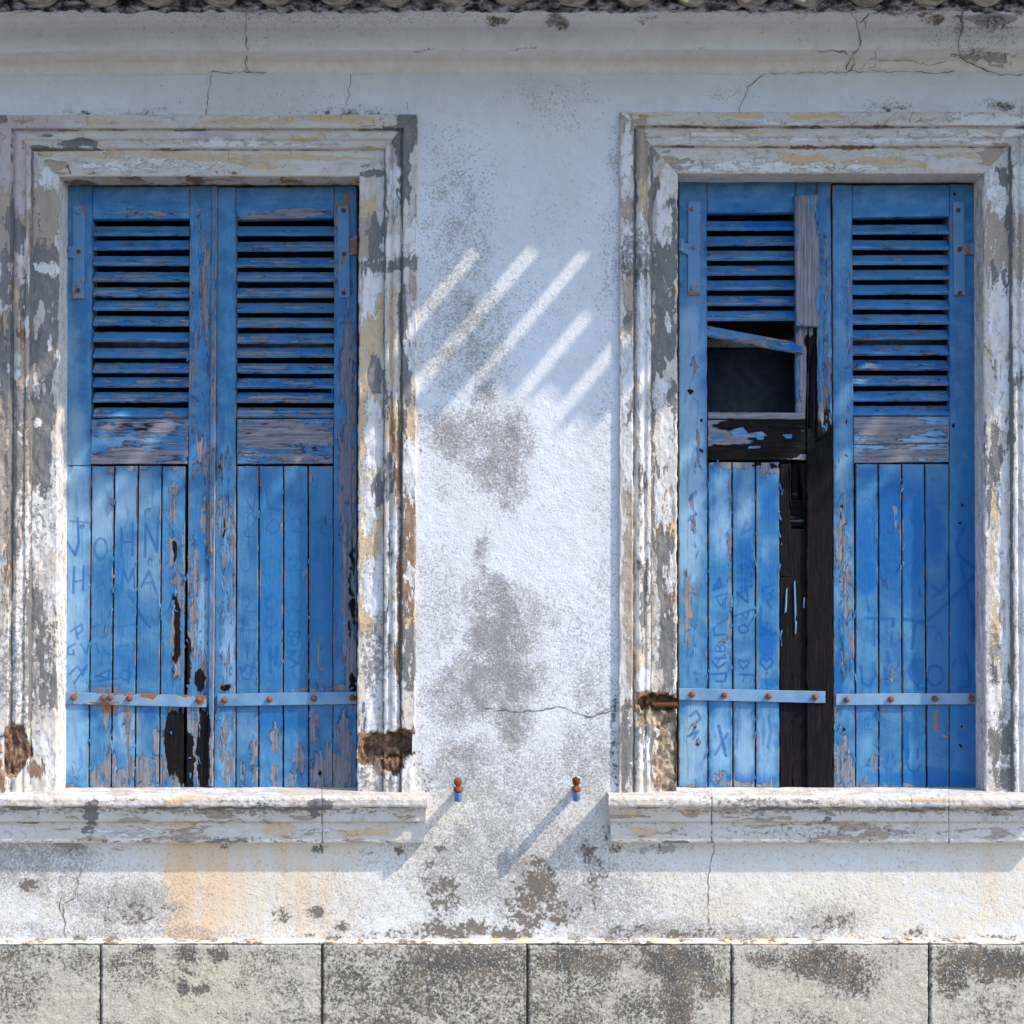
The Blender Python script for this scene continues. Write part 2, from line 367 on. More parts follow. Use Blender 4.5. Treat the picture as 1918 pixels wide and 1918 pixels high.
# ------------------------------------------------------------------ building : wall
house = thing('house', 'old white lime rendered house front with tiled eaves, stone framed windows and stained grey plinth', 'building', (0, 0.3, 0))
def axis(lo, hi, step, ext_lo, ext_hi):
    a = np.arange(lo, hi + step, step); return np.concatenate([np.linspace(ext_lo, lo - step * 3, 14), a, np.linspace(a[-1] + step * 3, ext_hi, 14)])
us = axis(-40, 1960, 4.0, -2600, 4500); vs = np.arange(125, 1772, 4.0)
U, V = np.meshgrid(us, vs); X = np.stack([(U - CU) * S, 0 * U, CZ - (V - HV) * S], -1)
WG = [(860, 440, 75, 170, .62), (832, 300, 45, 80, .42), (905, 330, 60, 60, .30), (870, 620, 95, 130, .72), (960, 560, 120, 90, .30), (1050, 420, 60, 120, .22), (1040, 180, 90, 40, .34), (1060, 225, 70, 30, .3),
      (905, 740, 32, 40, .95), (860, 810, 80, 55, .95), (955, 830, 48, 70, 1.0), (955, 925, 34, 42, .9), (930, 880, 60, 50, .95), (830, 900, 30, 40, .5),
      (903, 1050, 16, 60, .85), (925, 1120, 55, 42, .9), (940, 1195, 70, 70, 1.05), (925, 1275, 95, 65, 1.0), (960, 1350, 36, 60, .9), (850, 1310, 60, 60, .8), (820, 1120, 50, 130, .45), (1000, 1150, 60, 40, .6),
      (1110, 1290, 50, 90, .55), (1090, 1200, 60, 120, .38), (1060, 1000, 90, 120, .22), (1140, 500, 25, 120, .5), (1150, 290, 18, 60, .55), (1135, 1000, 26, 420, .38), (870, 1440, 80, 70, .75), (1100, 1420, 60, 80, .65), (960, 1480, 150, 90, .55),
      (940, 1600, 190, 110, .62), (60, 1620, 120, 60, .55), (230, 1690, 120, 50, .62), (120, 1600, 60, 30, .5), (1120, 1690, 110, 80, .55), (1300, 1700, 90, 60, .2), (620, 1700, 120, 60, .2), (1540, 1725, 90, 40, .45), (1300, 1745, 250, 25, .6), (200, 1745, 240, 18, .5),
      (1370, 180, 50, 25, .35), (1660, 200, 60, 16, .5), (1880, 198, 50, 16, .6), (150, 212, 60, 8, .55), (270, 212, 50, 8, .55), (640, 212, 100, 10, .6), (560, 190, 120, 30, .2), (720, 300, 20, 5, .1)]
G = .12 + .14 * sstep(V, 950, 1200) + blobs(U, V, WG, 16, 30, 2) * (.76 + .40 * sstep(fbm(U / 20, V / 30, 77, 5), .25, .75)) + .10 * sstep(V, 1480, 1600)
WK = [(1010, 1655, 34, 55, .95), (985, 1700, 42, 50, .85), (1050, 1700, 40, 40, .7), (1100, 1598, 14, 26, .85), (1115, 1650, 28, 60, .55), (800, 1630, 22, 60, .55), (830, 1680, 34, 50, .8), (860, 1740, 90, 20, .95), (960, 1748, 60, 14, 1.0), (760, 1750, 80, 12, .7),
      (55, 1660, 20, 16, .95), (250, 1705, 70, 26, .62), (205, 1690, 26, 20, .5), (130, 1592, 40, 20, .45), (30, 1605, 60, 16, .45), (528, 1716, 20, 14, .8), (590, 1708, 18, 14, .8), (640, 1738, 16, 12, .7), (425, 1585, 16, 8, .9), (592, 1590, 18, 10, .85), (692, 1594, 14, 6, .7), (748, 1594, 12, 6, .9), (570, 1752, 26, 6, .7),
      (1560, 1728, 55, 22, .66), (1490, 1725, 20, 22, .5), (1382, 1725, 40, 18, .45), (1290, 1752, 70, 14, .75), (1180, 1745, 70, 16, .6), (1722, 1750, 28, 14, .8), (1860, 1755, 60, 6, .6), (1230, 1588, 60, 14, .45),
      (1150, 1370, 7, 110, .75), (1152, 1460, 7, 30, .7), (790, 1400, 9, 60, .6), (800, 1470, 16, 24, .6), (788, 900, 4, 200, .5), (820, 1590, 22, 8, .75), (1152, 340, 5, 60, .3), (1135, 1560, 14, 14, .6), (1150, 1590, 16, 12, .6),
      (160, 213, 14, 5, .95), (268, 212, 22, 5, .95), (610, 212, 10, 4, .9), (650, 213, 24, 4, .8), (720, 215, 34, 4, .8), (1672, 204, 22, 6, .9), (1885, 201, 28, 8, .95), (1760, 214, 60, 3, .6)]
K = blobs(U, V, WK, 7, 16, 5) + .10 * sstep(V, 1540, 1760); K = np.maximum(K, .62 * sstep(V, 1746, 1758) * (fbm(U / 60, V / 30, 8, 3) > .45))
O = blobs(U, V, [(345, 1660, 40, 120, .95), (340, 1590, 60, 40, .6), (420, 1650, 60, 120, .7), (520, 1680, 90, 140, .5), (620, 1680, 60, 120, .38), (340, 1740, 60, 40, .9), (1625, 1680, 26, 120, .32), (1850, 1650, 30, 90, .34), (1590, 1740, 60, 30, .22)], 6, 40, 9) * sstep(U + (fbm(U / 40, V / 50, 66, 3) - .5) * 50, 284, 316)
Cr = blobs(U, V, [(480, 1660, 220, 120, .75), (1500, 1700, 400, 70, .6), (1850, 1650, 130, 110, .6), (1100, 1580, 120, 60, .4), (200, 1690, 160, 90, .35), (840, 1530, 60, 40, .45), (1150, 1480, 50, 50, .25)], 20, 50, 10) + .55 * sstep(V, 1300, 1620) * (.4 + 1.2 * fbm(U / 90, V / 60, 44, 4))
Gy = blobs(U, V, [(520, 1585, 240, 4, .3), (130, 1583, 40, 14, .62), (20, 1590, 60, 10, .5), (1230, 1590, 80, 14, .55), (1885, 200, 24, 6, .7), (215, 1590, 30, 10, .5)], 8, 16, 12)
mask = np.ones((len(vs) - 1, len(us) - 1), bool); uc = (us[:-1] + us[1:]) / 2; vc = (vs[:-1] + vs[1:]) / 2
for a, b, c, d in ((6, 774, 226, 1500), (1168, 1948, 221, 1500)):
    mask &= ~((uc[None] > a) & (uc[None] < b) & (vc[:, None] > c) & (vc[:, None] < d))
mb = MB(); mb.grid(X, np.stack([G, K, O, Cr], -1), np.stack([Gy, 0 * G, 0 * G, 0 * G], -1), 0, mask)
CORN = [(0.0, 139), (-.006, 136), (-.022, 124), (-.038, 112), (-.060, 104), (-.085, 98), (-.108, 95.5), (-.118, 95), (-.122, 93), (-.123, 90), (-.126, 80), (-.130, 66), (-.138, 52), (-.152, 40), (-.172, 31), (-.205, 24), (-.26, 19)]
def Ycorn(v): return float(np.interp(v, [c[1] for c in CORN[::-1]], [c[0] for c in CORN[::-1]])) if v < 139 else 0.0
def ribbon(mb, pts, wd, Yf, mat, seed=1, lift=.0012, sub=5.0):
    """a hairline crack : thin strip following the surface"""
    q = []
    for (a, b), (c, d) in zip(pts[:-1], pts[1:]):
        n = max(1, int(math.hypot(c - a, d - b) / sub))
        q += [(a + (c - a) * i / n, b + (d - b) * i / n) for i in range(n)]
    q.append(pts[-1]); q = np.array(q, float)
    q[1:-1] += (np.stack([vnoise(q[1:-1, 0] * .13, q[1:-1, 1] * .13, seed), vnoise(q[1:-1, 0] * .13, q[1:-1, 1] * .13, seed + 9)], -1) - .5) * 7
    t = np.gradient(q, axis=0); t /= np.linalg.norm(t, axis=1)[:, None] + 1e-9
    hw = wd * .5 * (.35 + 1.3 * vnoise(np.arange(len(q)) * .5, 0 * q[:, 0], seed + 4)); hw[0] = hw[-1] = .1
    L = q + np.stack([-t[:, 1], t[:, 0]], -1) * hw[:, None]; R = q - np.stack([-t[:, 1], t[:, 0]], -1) * hw[:, None]
    Xl = np.array([P(a, b, Yf(b) - lift) for a, b in L]); Xr = np.array([P(a, b, Yf(b) - lift) for a, b in R])
    mb.grid(np.stack([Xl, Xr], 1), None, None, mat)
z0 = lambda v: 0.0
for k, (pts, wd) in enumerate([
    ([(397, 137), (392, 165), (388, 190), (385, 217)], 1.5), ([(655, 137), (654, 165), (650, 200)], 1.1), ([(763, 190), (764, 208)], .8),
    ([(1433, 137), (1420, 150), (1402, 162), (1396, 180), (1386, 200), (1384, 213)], 1.4), ([(1798, 139), (1797, 152)], .8),
    ([(905, 1326), (950, 1332), (1010, 1332), (1040, 1322), (1080, 1336), (1110, 1342), (1157, 1330)], 2.0), ([(1110, 1342), (1130, 1332), (1157, 1322)], 1.4),
    ([(1340, 1580), (1336, 1600), (1326, 1650), (1326, 1700), (1330, 1760)], 1.3), ([(152, 1620), (140, 1680), (118, 1700), (124, 1760)], 1.5), ([(115, 1640), (112, 1700), (120, 1720)], 1.1)]):
    ribbon(mb, pts, wd, z0, 1, k * 5)
mb.build('wall', [M_wall, M_crack], house, angle=60)

# cornice (swept profile) with its cracks
def densify(pr, n):
    a = np.array(pr, float); d = np.concatenate([[0], np.cumsum(np.hypot((a[1:, 0] - a[:-1, 0]) * 600, a[1:, 1] - a[:-1, 1]))]); t = np.linspace(0, d[-1], n)
    t = np.unique(np.concatenate([t, d])); return np.interp(t, d, a[:, 0]), np.interp(t, d, a[:, 1])
Yp, Vp = densify(CORN[::-1], 46); uu = axis(-60, 1980, 6.0, -2600, 4500)
UU, VV = np.meshgrid(uu, Vp); YY = np.repeat(Yp[:, None], len(uu), 1) + (fbm(UU / 70, VV / 20, 3, 4) - .5) * .004
k0 = S * (D + YY) / D
VVj = VV + (fbm(UU / 300, UU * 0, 6, 2) - .5) * 5 + (UU - CU) * -.003 * sstep(VV, 60, 95)
X = np.stack([(UU - CU) * k0, YY, CZ - (VVj - HV) * k0], -1)
K = blobs(UU, VV, [(935, 40, 26, 9, .9), (1040, 38, 22, 14, .9), (1050, 50, 20, 8, .7), (1210, 34, 24, 8, .7), (1750, 40, 22, 12, .9), (1800, 45, 12, 22, .85), (1860, 45, 36, 18, .85), (1905, 24, 20, 10, .8), (1420, 24, 60, 5, .6), (1700, 24, 80, 8, .85), (380, 34, 20, 8, .5), (500, 20, 60, 8, .6), (790, 94, 22, 4, .6), (992, 95, 40, 3, .6), (1830, 108, 40, 12, .7), (1790, 110, 10, 6, .8), (1300, 94, 30, 3, .5), (60, 98, 50, 4, .4)], 8, 16, 3)
K = np.maximum(K, .8 * (1 - sstep(VV, 20, 30)) * (fbm(UU / 30, VV / 15, 5, 3) > .4))
Cr = np.clip(.55 * (1 - sstep(VV, 24, 50)) + .7 * sstep(VV, 90, 97), 0, 1)  # cream paints in warm bounce light at cove and top, plus beige stain
G = .12 + .35 * (1 - sstep(VV, 22, 50)) + blobs(UU, VV, [(1500, 60, 60, 30, .2), (1820, 70, 90, 40, .45), (450, 55, 200, 30, .2), (600, 40, 300, 20, .25), (1580, 120, 120, 14, .2)], 12, 30, 4)
Gy = blobs(UU, VV, [(930, 40, 30, 10, .7), (1045, 42, 28, 16, .7), (1850, 110, 70, 14, .55), (1870, 128, 50, 8, .5), (440, 40, 50, 20, .35), (120, 45, 30, 20, .3), (1860, 40, 60, 20, .6)], 10, 20, 14)
mb = MB(); mb.grid(X, np.stack([G, K, 0 * G, Cr], -1), np.stack([Gy, 0 * G, 0 * G, 0 * G], -1), 0)
for k, (pts, wd) in enumerate([
    ([(460, 22), (461, 50), (459, 75), (463, 92), (461, 112), (463, 128)], 1.7), ([(463, 124), (457, 135)], 1.2), ([(463, 126), (468, 136)], 1.2), ([(390, 135), (430, 136), (500, 134)], 1.2), ([(268, 45), (268, 60)], .8),
    ([(1590, 16), (1600, 30), (1606, 40), (1608, 60), (1610, 88)], 1.7), ([(1630, 18), (1618, 35), (1608, 45)], 1.3), ([(1618, 36), (1620, 55)], 1.0), ([(1610, 88), (1590, 112), (1586, 132)], 2.0), ([(1598, 106), (1602, 118), (1590, 134)], 1.6),
    ([(1640, 95), (1638, 112), (1622, 118), (1608, 132)], 1.2), ([(1640, 113), (1700, 114), (1740, 122), (1775, 112)], 1.0), ([(1640, 114), (1640, 125), (1625, 130)], 1.0), ([(1805, 16), (1802, 40), (1798, 60), (1796, 88), (1794, 110)], 2.4), ([(1796, 108), (1820, 118), (1850, 134), (1885, 140), (1918, 140)], 2.0),
    ([(1880, 96), (1884, 112), (1878, 130)], 1.2), ([(1440, 136), (1520, 137), (1570, 135), (1640, 134), (1700, 136), (1790, 134)], 1.3), ([(1530, 97), (1560, 95), (1583, 101), (1590, 105)], 1.3), ([(1845, 40), (1852, 60)], 1.5)]):
    ribbon(mb, pts, wd, Ycorn, 1, 30 + k * 3, .004)
mb.build('cornice', [M_corn, M_crack], house, angle=50)

# roof : pan and cover tiles along the eaves, packed with mortar
roof = MB(); PER = 110.0
def halfpipe(mb, xc, y0, y1, z_in, z_out, r, up, mat, seed, th=.012):
    a = np.linspace(0, math.pi, 15); ys = np.linspace(y0, y1, 12)
    for rr in (r, r - th):
        X = []
        for i, y in enumerate(ys):
            z = z_in + (z_out - z_in) * (y - y0) / (y1 - y0); rj = rr * (1 + .06 * (vnoise(a * 3, a * 0 + y * 9, seed) - .5))
            X.append(np.stack([xc + rj * np.cos(a) * (1 - .1 * (y1 - y) / (y1 - y0) * up), 0 * a + y, z + up * rj * np.sin(a)], -1))
        X = np.array(X); mb.grid(X, None, None, mat, flip=(rr == r) == (up > 0))
        if rr == r: Xo = X
        else: mb.grid(np.stack([Xo[-1], X[-1]]), None, None, mat)
rnd = random.Random(11)
zE = P(0, 7, -.25)[2]
LONG = {}
for k in range(-24, 32):
    u = 83 + PER * k; j = rnd.uniform(-4, 4)
    xp = (u + j - CU) * S * .95; xc = (u + 55 + j - CU) * S * .95
    p1 = {11: .318, 12: .312, 13: .316, 14: .40, 15: .43, 20: .33, 21: .42, 7: .40}.get(k, .45 + .03 * math.sin(k * 2.1)); j2 = rnd.uniform(0, .006)  # unseen tile overhangs shaped so their gaps cast the sun stripes on the wall
    halfpipe(roof, xp, .1, -p1 - j2, zE + .115, zE + .115 - .175 * (p1 + .1), .070, -1, 0, k)                     # pan tile
    y1 = -.565 + rnd.uniform(-.03, .03)
    halfpipe(roof, xc, .1, y1, zE + .085, zE - .012, .0565, 1, 0, k + 90)                    # cover tile
# mortar bed between tiles and cornice
um = np.arange(-1200, 3200, 3.0); a = np.linspace(0, 1, 22)
UM, AM = np.meshgrid(um, a); ph = np.cos((UM - 83) / PER * 2 * math.pi)      # 1 under a pan
vlow = 22 + 6 * (fbm(UM / 22, UM * 0, 4, 4) - .5) * 2 ; vhi = -14 + 0 * UM
VM = vhi + (vlow - vhi) * AM; YM = -.262 - .018 * np.sin(AM * math.pi) - .022 * (fbm(UM / 16, VM / 10, 6, 4) - .5) * 2 + .03 * np.clip(ph, 0, 1) * (1 - sstep(VM, 2, 12))
k0 = S * (D + YM) / D; X = np.stack([(UM - CU) * k0, YM, CZ - (VM - HV) * k0], -1)
roof.grid(X, None, None, 1)
# tiles' pale undersides showing in the mortar
for k in range(-10, 28):
    u = 83 + PER * k + rnd.uniform(-6, 6); th = np.linspace(math.pi, 2 * math.pi, 15); rr = np.linspace(0, 1, 6)
    T_, R_ = np.meshgrid(th, rr); uu_ = u + 30 * np.cos(T_) * R_; vv_ = -5 - (7 + 4 * math.sin(k * 1.7)) * np.sin(T_) * R_; yy_ = -.305 + .02 * R_ ** 2
    k0 = S * (D + yy_) / D; roof.grid(np.stack([(uu_ - CU) * k0, yy_, CZ - (vv_ - HV) * k0], -1), None, None, 0)
# white lichen crumbs hanging at the joints
roof.build('roof', [M_tile, M_mortar], house, angle=50)
rb = MB(); boxmb(-7, 7, -.02, 6, zE + .14, zE + .2, rb); boxmb(-7, 7, .55, 6, 0, zE + .14, rb); rb.build('building_body', M_tile, house, smooth=False)

# plinth
PJ = [-1500, -1070, -650, -215, 188, 603, 987, 1370, 1740, 2150, 2560, 2980, 3400]
PK = [(60, 1790, 120, 22, .35), (150, 1800, 40, 30, .4), (20, 1850, 80, 60, .35), (250, 1810, 60, 30, .35), (270, 1778, 14, 10, .9), (348, 1785, 20, 12, 1.0), (412, 1790, 16, 16, 1.0), (355, 1820, 12, 8, .9), (380, 1858, 14, 9, .95), (340, 1850, 12, 10, .8), (520, 1810, 80, 40, .3), (550, 1850, 40, 26, .45),
      (800, 1840, 220, 110, .38), (880, 1800, 110, 30, .55), (700, 1860, 60, 60, .2), (1090, 1800, 90, 26, .6), (1280, 1800, 80, 30, .7), (1270, 1870, 30, 90, .55), (1060, 1880, 90, 60, .3), (1200, 1870, 60, 50, .3), (1340, 1830, 30, 40, .6), (1430, 1795, 40, 20, .55), (1530, 1805, 60, 34, .8), (1590, 1830, 60, 40, .55), (1500, 1880, 100, 40, .15), (1830, 1795, 70, 20, 1.0), (1780, 1830, 30, 40, .7), (1880, 1810, 60, 26, .8), (1860, 1890, 60, 40, .3), (560, 1900, 120, 30, .25)]
PC = [(370, 1850, 110, 80, .85), (430, 1800, 60, 40, .6), (1520, 1850, 140, 60, .35), (80, 1890, 100, 50, .3)]
mb = MB()
def plinth_paint(U, V, sx, sy, ed):
    base = .06 + .5 * (fbm(U / 90, V / 60, 2, 4) - .45) + .16 * ((U > 603) & (U < 1340)) + .10 * (U > 1740) + blobs(U, V, PK, 10, 18, 7)
    base = base + .4 * (1 - sstep(ed, 0.0, .012)) * (V > 1775)
    O = .9 * (1 - sstep(V, 1762, 1774)) * (fbm(U / 40, V * 0, 9, 3) > .5) * sstep(U, 560, 700)
    return (0 * U, base * sstep(V, 1762, 1768), O, blobs(U, V, PC, 20, 40, 3)), (0, 0, 0, 0)
for i in range(len(PJ) - 1):
    a, b = PJ[i] + 1.3, PJ[i + 1] - 1.3
    dense = 0.0055 if (b > -50 and a < 1970) else .03
    z1 = CZ - (1768.5 - HV) * S * (D - .04) / D
    xa, xb = (a - CU) * S * .992, (b - CU) * S * .992; y_ = -.040 - .002 * (i % 3)
    panel(mb, (xa, y_, z1), (xb, y_, z1), (xb, y_, 0.0), (xa, y_, 0.0), .06, res=dense, bev=.005, paint=plinth_paint, wob=.0012, disp=.004, seed=i)
zb = CZ - (1771 - HV) * S * .992; boxmb(-6.2, 7, -.030, .1, 0, zb - .004, mb, 1)
mb.build('plinth', [M_plinth, M_crackd], house, angle=50)
# thin mortar ledge capping the plinth
mb = MB(); ul = axis(-40, 1960, 6., -2600, 4500); a = np.linspace(0, 1, 7); UL, AL = np.meshgrid(ul, a)
top = CZ - (1764.2 - HV) * S * .992 + (fbm(UL / 60, UL * 0, 3, 3) - .5) * .006
yl = np.interp(AL, [0, .45, .6, 1], [.01, -.038, -.043, -.041]) + (fbm(UL / 14, AL, 8, 3) - .5) * .006; zl = top + np.interp(AL, [0, .45, .6, 1], [.004, .0, -.003, -.007])
mb.grid(np.stack([(UL - CU) * S * .992, yl, zl], -1), np.stack([0 * UL + .15, .75 * (fbm(UL / 30, AL, 5, 3) > .47), .9 * (fbm(UL / 25, AL, 15, 3) > .6), 0 * UL + .8], -1), None, 0)
mb.build('plinth_ledge', M_corn, house, angle=60)

# ------------------------------------------------------------------ window surrounds
PROF = [(0, .05), (0, -.050), (1.5, -.055), (23.5, -.056), (25.5, -.053), (26, -.040), (29, -.038), (32, -.044), (38, -.048), (44, -.045), (47, -.037), (50, -.037), (53, -.041), (57, -.040), (60, -.036), (60.6, -.022), (62, -.020), (107.5, -.020), (110, -.016)]
DY = .040
PROF = [(a, b + DY if k else b) for k, (a, b) in enumerate(PROF)]
def prof_samples():
    a = np.array(PROF, float); d = np.concatenate([[0], np.cumsum(np.hypot(a[1:, 0] - a[:-1, 0], (a[1:, 1] - a[:-1, 1]) * 571))])
    t = np.unique(np.concatenate([np.arange(0, d[-1], 2.2), d])); return np.interp(t, d, a[:, 0]), np.interp(t, d, a[:, 1])
wP, yP = prof_samples()
wR = np.concatenate([wP, np.full(16, 110.0)]); yR = np.concatenate([yP, np.linspace(.032, .158, 13), [.2, .35, .5]])
KY = S * (D + .008) / D       # px size on the surround's plane
def wx(u): return (u - CU) * KY
def wz(v): return CZ - (v - HV) * KY
def surround_leg(outer, sign, vtop, fields, craters, seed):
    """outer = px of its outer edge; sign +1: profile runs to the right; mitred at the top"""
    mb = MB(); n = 330; t = np.linspace(0, 1, n); W, T = np.meshgrid(wR, t); Yb = np.repeat(yR[None], n, 0)
    v0 = vtop + W; v1 = 1492.0; Vv = v0 + (v1 - v0) * T; Uu = outer + sign * W
    lean = (Vv - 300) / 1200.0 * (-4.0 if sign > 0 and outer < 0 else (-4.0 if outer < 900 else (-2.0 if sign > 0 else 4.0)))
    Uu = Uu + lean
    n1 = fbm(Uu / 16, Vv / 34, seed, 5); face = (W > 1) & (Yb < .16)
    Yd = Yb + (n1 - .5) * .010 * face * (W > 3)
    Ue = Uu + (fbm(Yb * 60 + seed, Vv / 14, seed + 3, 4) - .5) * 5.0 * (np.abs(W - 110) < 3) * (Yb < .06) * -1 * 1.0 + (fbm(Vv / 12, W * 0, seed + 4, 4) - .5) * 2.2 * (W < 109)
    CR = 0 * W
    for cx, cy, rx, ry, dep in craters:
        pale = 0.55 if cx > 1200 and cy > 1330 else 1.0
        m = blobs(Uu, Vv, [(cx, cy, rx, ry, 1.0)], 9, 14, seed + 9); m = sstep(m, .35, .55); CR = np.maximum(CR, m * pale)
        Yd = Yd + m * (dep + .022 * (fbm(Uu / 9, Vv / 9, seed + 5, 4) - .5)) * face * np.where(Yb > .030, .0, 1)
        Yd = np.where((m > .3) & (Yb < .030), np.maximum(Yd, -.005 + dep * m * 0.9 + .02 * (fbm(Uu / 8, Vv / 11, seed + 6, 3) - .5)), Yd)
    X = np.stack([wx(Ue), Yd, wz(Vv)], -1)
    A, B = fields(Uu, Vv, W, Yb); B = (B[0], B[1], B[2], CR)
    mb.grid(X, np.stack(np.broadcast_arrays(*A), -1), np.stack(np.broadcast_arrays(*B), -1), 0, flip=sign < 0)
    return mb
def surround_top(uL, uR, vtop, fields, seed):
    mb = MB(); n = 420; t = np.linspace(0, 1, n); T, W = np.meshgrid(t, wR); Yb = np.repeat(yR[:, None], n, 1)
    Uu = uL + W + (uR - uL - 2 * W) * T; Vv = vtop + W
    Yd = Yb + (fbm(Uu / 40, Vv / 16, seed, 4) - .5) * .004 * (W > 1)
    X = np.stack([wx(Uu), Yd, wz(Vv + (fbm(Uu / 90, W * 0, seed, 3) - .5) * 1.6)], -1)
    A, B = fields(Uu, Vv, W, Yb); mb.grid(X, np.stack(np.broadcast_arrays(*A), -1), np.stack(np.broadcast_arrays(*B), -1), 0); return mb
def mkfields(ce, br, oc, ta, wh, pk, g, base=(0, 0, 0, 0, 0, 0, .2), jit=7, sc_=20, seed=1, reveal=(0, 0, 0, 0, .75)):
    def f(U, V, W, Y):
        r = [blobs(U, V, tb, jit, sc_, seed + 11 * i) + b0 for i, (tb, b0) in enumerate(zip((ce, br, oc, ta, wh, pk, g), base))]
        inn = (np.abs(W - 110) < .5) & (Y > .028)
        groove_shade = np.maximum(np.exp(-((W - 27.5) / 2.0) ** 2), np.exp(-((W - 61.5) / 1.6) ** 2)) * .55  # shade lines painted into the cement channel along both profile steps
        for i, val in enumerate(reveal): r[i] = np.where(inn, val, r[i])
        return (r[0] + groove_shade * (~inn), r[1], r[2], r[3]), (r[4] * np.where(groove_shade > .2, .3, 1), r[5], r[6], 0 * W)
    return f
# left window, left leg
f = mkfields(
    ce=[(88, 520, 26, 60, .95), (60, 560, 22, 50, .5), (30, 440, 20, 40, .55), (85, 660, 22, 70, .75), (75, 800, 26, 80, .8), (80, 870, 20, 60, .7), (60, 1130, 14, 60, .6), (30, 900, 16, 120, .55), (15, 700, 14, 100, .6), (80, 1200, 22, 90, .55), (30, 760, 26, 60, .55), (30, 1000, 12, 60, .6), (12, 520, 10, 60, .7), (3, 226, 10, 10, .9), (84, 1290, 26, 50, .6)],
    br=[(28, 1400, 20, 46, 1.0), (72, 1440, 20, 26, .7), (5, 1430, 10, 50, .9), (8, 600, 12, 40, .4), (20, 1060, 9, 90, .5), (45, 620, 12, 40, .45), (60, 1120, 10, 60, .35)],
    oc=[(20, 740, 18, 40, .6), (70, 400, 14, 30, .6), (30, 560, 12, 30, .55), (25, 1040, 14, 50, .5)],
    ta=[(80, 430, 28, 70, 1.0), (80, 370, 28, 24, .7), (15, 430, 24, 60, .8), (50, 800, 20, 200, .5), (12, 880, 20, 200, .6), (85, 960, 12, 60, .5), (30, 620, 30, 80, .45)],
    wh=[(84, 330, 12, 22, .8), (97, 505, 12, 14, .9), (80, 500, 16, 9, .8), (34, 700, 9, 10, .8), (64, 728, 8, 14, .75), (70, 790, 6, 7, .9), (92, 640, 5, 14, .8), (100, 900, 9, 60, .6), (65, 960, 26, 50, .7), (60, 1050, 26, 60, .55), (30, 1180, 20, 70, .6), (92, 1000, 14, 50, .65), (80, 1400, 26, 26, .65), (95, 1440, 14, 30, .7), (40, 1300, 22, 40, .62), (96, 1100, 10, 40, .6)],
    pk=[(35, 280, 30, 80, .8), (35, 370, 18, 60, .9), (8, 330, 12, 100, .8), (25, 520, 18, 60, .85), (32, 580, 16, 40, .7), (62, 660, 8, 30, .7), (12, 620, 12, 60, .6)],
    g=[(50, 900, 60, 200, .5), (50, 1250, 60, 120, .8), (40, 1130, 50, 60, .5)], base=(.12, .05, .12, .12, .08, .1, .25), seed=21, reveal=(.0, .05, .10, .1, .62))
sl1 = thing  # alias unused
s1 = bpy.data.objects.new('window_surround', None); C.objects.link(s1); s1.parent = house
s1.location = (0, 0, 0)
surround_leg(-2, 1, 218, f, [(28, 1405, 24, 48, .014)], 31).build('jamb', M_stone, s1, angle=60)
# left window, right leg (outer edge 782)
f = mkfields(
    ce=[(762, 250, 22, 38, 1.0), (758, 330, 12, 60, .85), (724, 380, 4, 70, .6), (706, 445, 16, 42, .95), (694, 322, 22, 8, .9), (740, 495, 50, 12, .95), (700, 500, 22, 16, .9), (755, 590, 8, 60, .8), (762, 700, 12, 60, .85), (704, 700, 14, 32, 1.0), (725, 745, 5, 40, .6), (706, 915, 12, 24, 1.0), (727, 900, 7, 50, .8), (736, 1010, 8, 50, .7), (770, 1230, 16, 60, .75), (728, 1170, 8, 60, .6), (690, 1340, 20, 60, .3), (757, 900, 4, 260, .5), (748, 330, 5, 60, .5)],
    br=[(730, 1398, 60, 34, 1.4), (758, 1392, 28, 30, 1.4), (735, 1436, 28, 22, 1.2), (745, 860, 8, 110, .72), (765, 1010, 18, 80, .95), (760, 1090, 20, 60, .85), (746, 1160, 9, 120, .8), (735, 790, 8, 60, .55), (738, 395, 8, 30, .4), (750, 1290, 7, 40, .7), (755, 1340, 8, 20, .5), (725, 1405, 40, 22, 1.1), (765, 1390, 16, 26, 1.1), (740, 1430, 22, 14, .95), (688, 1402, 12, 20, .7), (757, 780, 6, 60, .5)],
    oc=[(694, 600, 26, 90, .72), (690, 390, 20, 30, .6), (690, 1030, 20, 90, .66), (775, 470, 10, 30, .5), (690, 770, 24, 100, .5), (770, 830, 12, 60, .7), (735, 630, 10, 80, .5), (735, 800, 12, 60, .45), (738, 1150, 16, 50, .5), (770, 1180, 12, 40, .6), (690, 1160, 26, 40, .55)],
    ta=[(688, 442, 18, 40, 1.0), (738, 340, 10, 40, .4), (770, 540, 14, 30, .5), (768, 350, 9, 40, .4)],
    wh=[(740, 350, 9, 40, .65), (735, 460, 24, 22, .7), (774, 450, 12, 30, .6), (700, 530, 18, 20, .7), (690, 555, 14, 40, .6), (700, 820, 18, 60, .75), (690, 960, 14, 40, .6), (740, 1000, 9, 50, .6), (735, 1080, 9, 50, .62), (700, 1100, 22, 60, .6), (770, 870, 12, 50, .62), (770, 1080, 9, 20, .8), (735, 1160, 10, 40, .75), (735, 1330, 18, 60, .85), (700, 1330, 18, 60, .6), (715, 1310, 12, 80, .7), (745, 1440, 18, 34, .7), (770, 1450, 9, 30, .6), (700, 1240, 26, 50, .55), (773, 640, 10, 60, .5)],
    pk=[(742, 290, 12, 40, .9), (775, 420, 10, 40, .6), (770, 560, 12, 30, .6)],
    g=[(700, 1230, 30, 80, .8), (700, 1450, 60, 40, .7), (770, 1250, 14, 60, .8), (680, 900, 8, 300, .4)], base=(.10, .08, .26, .05, .22, .05, .2), seed=5, reveal=(.1, .1, .3, .1, .45))
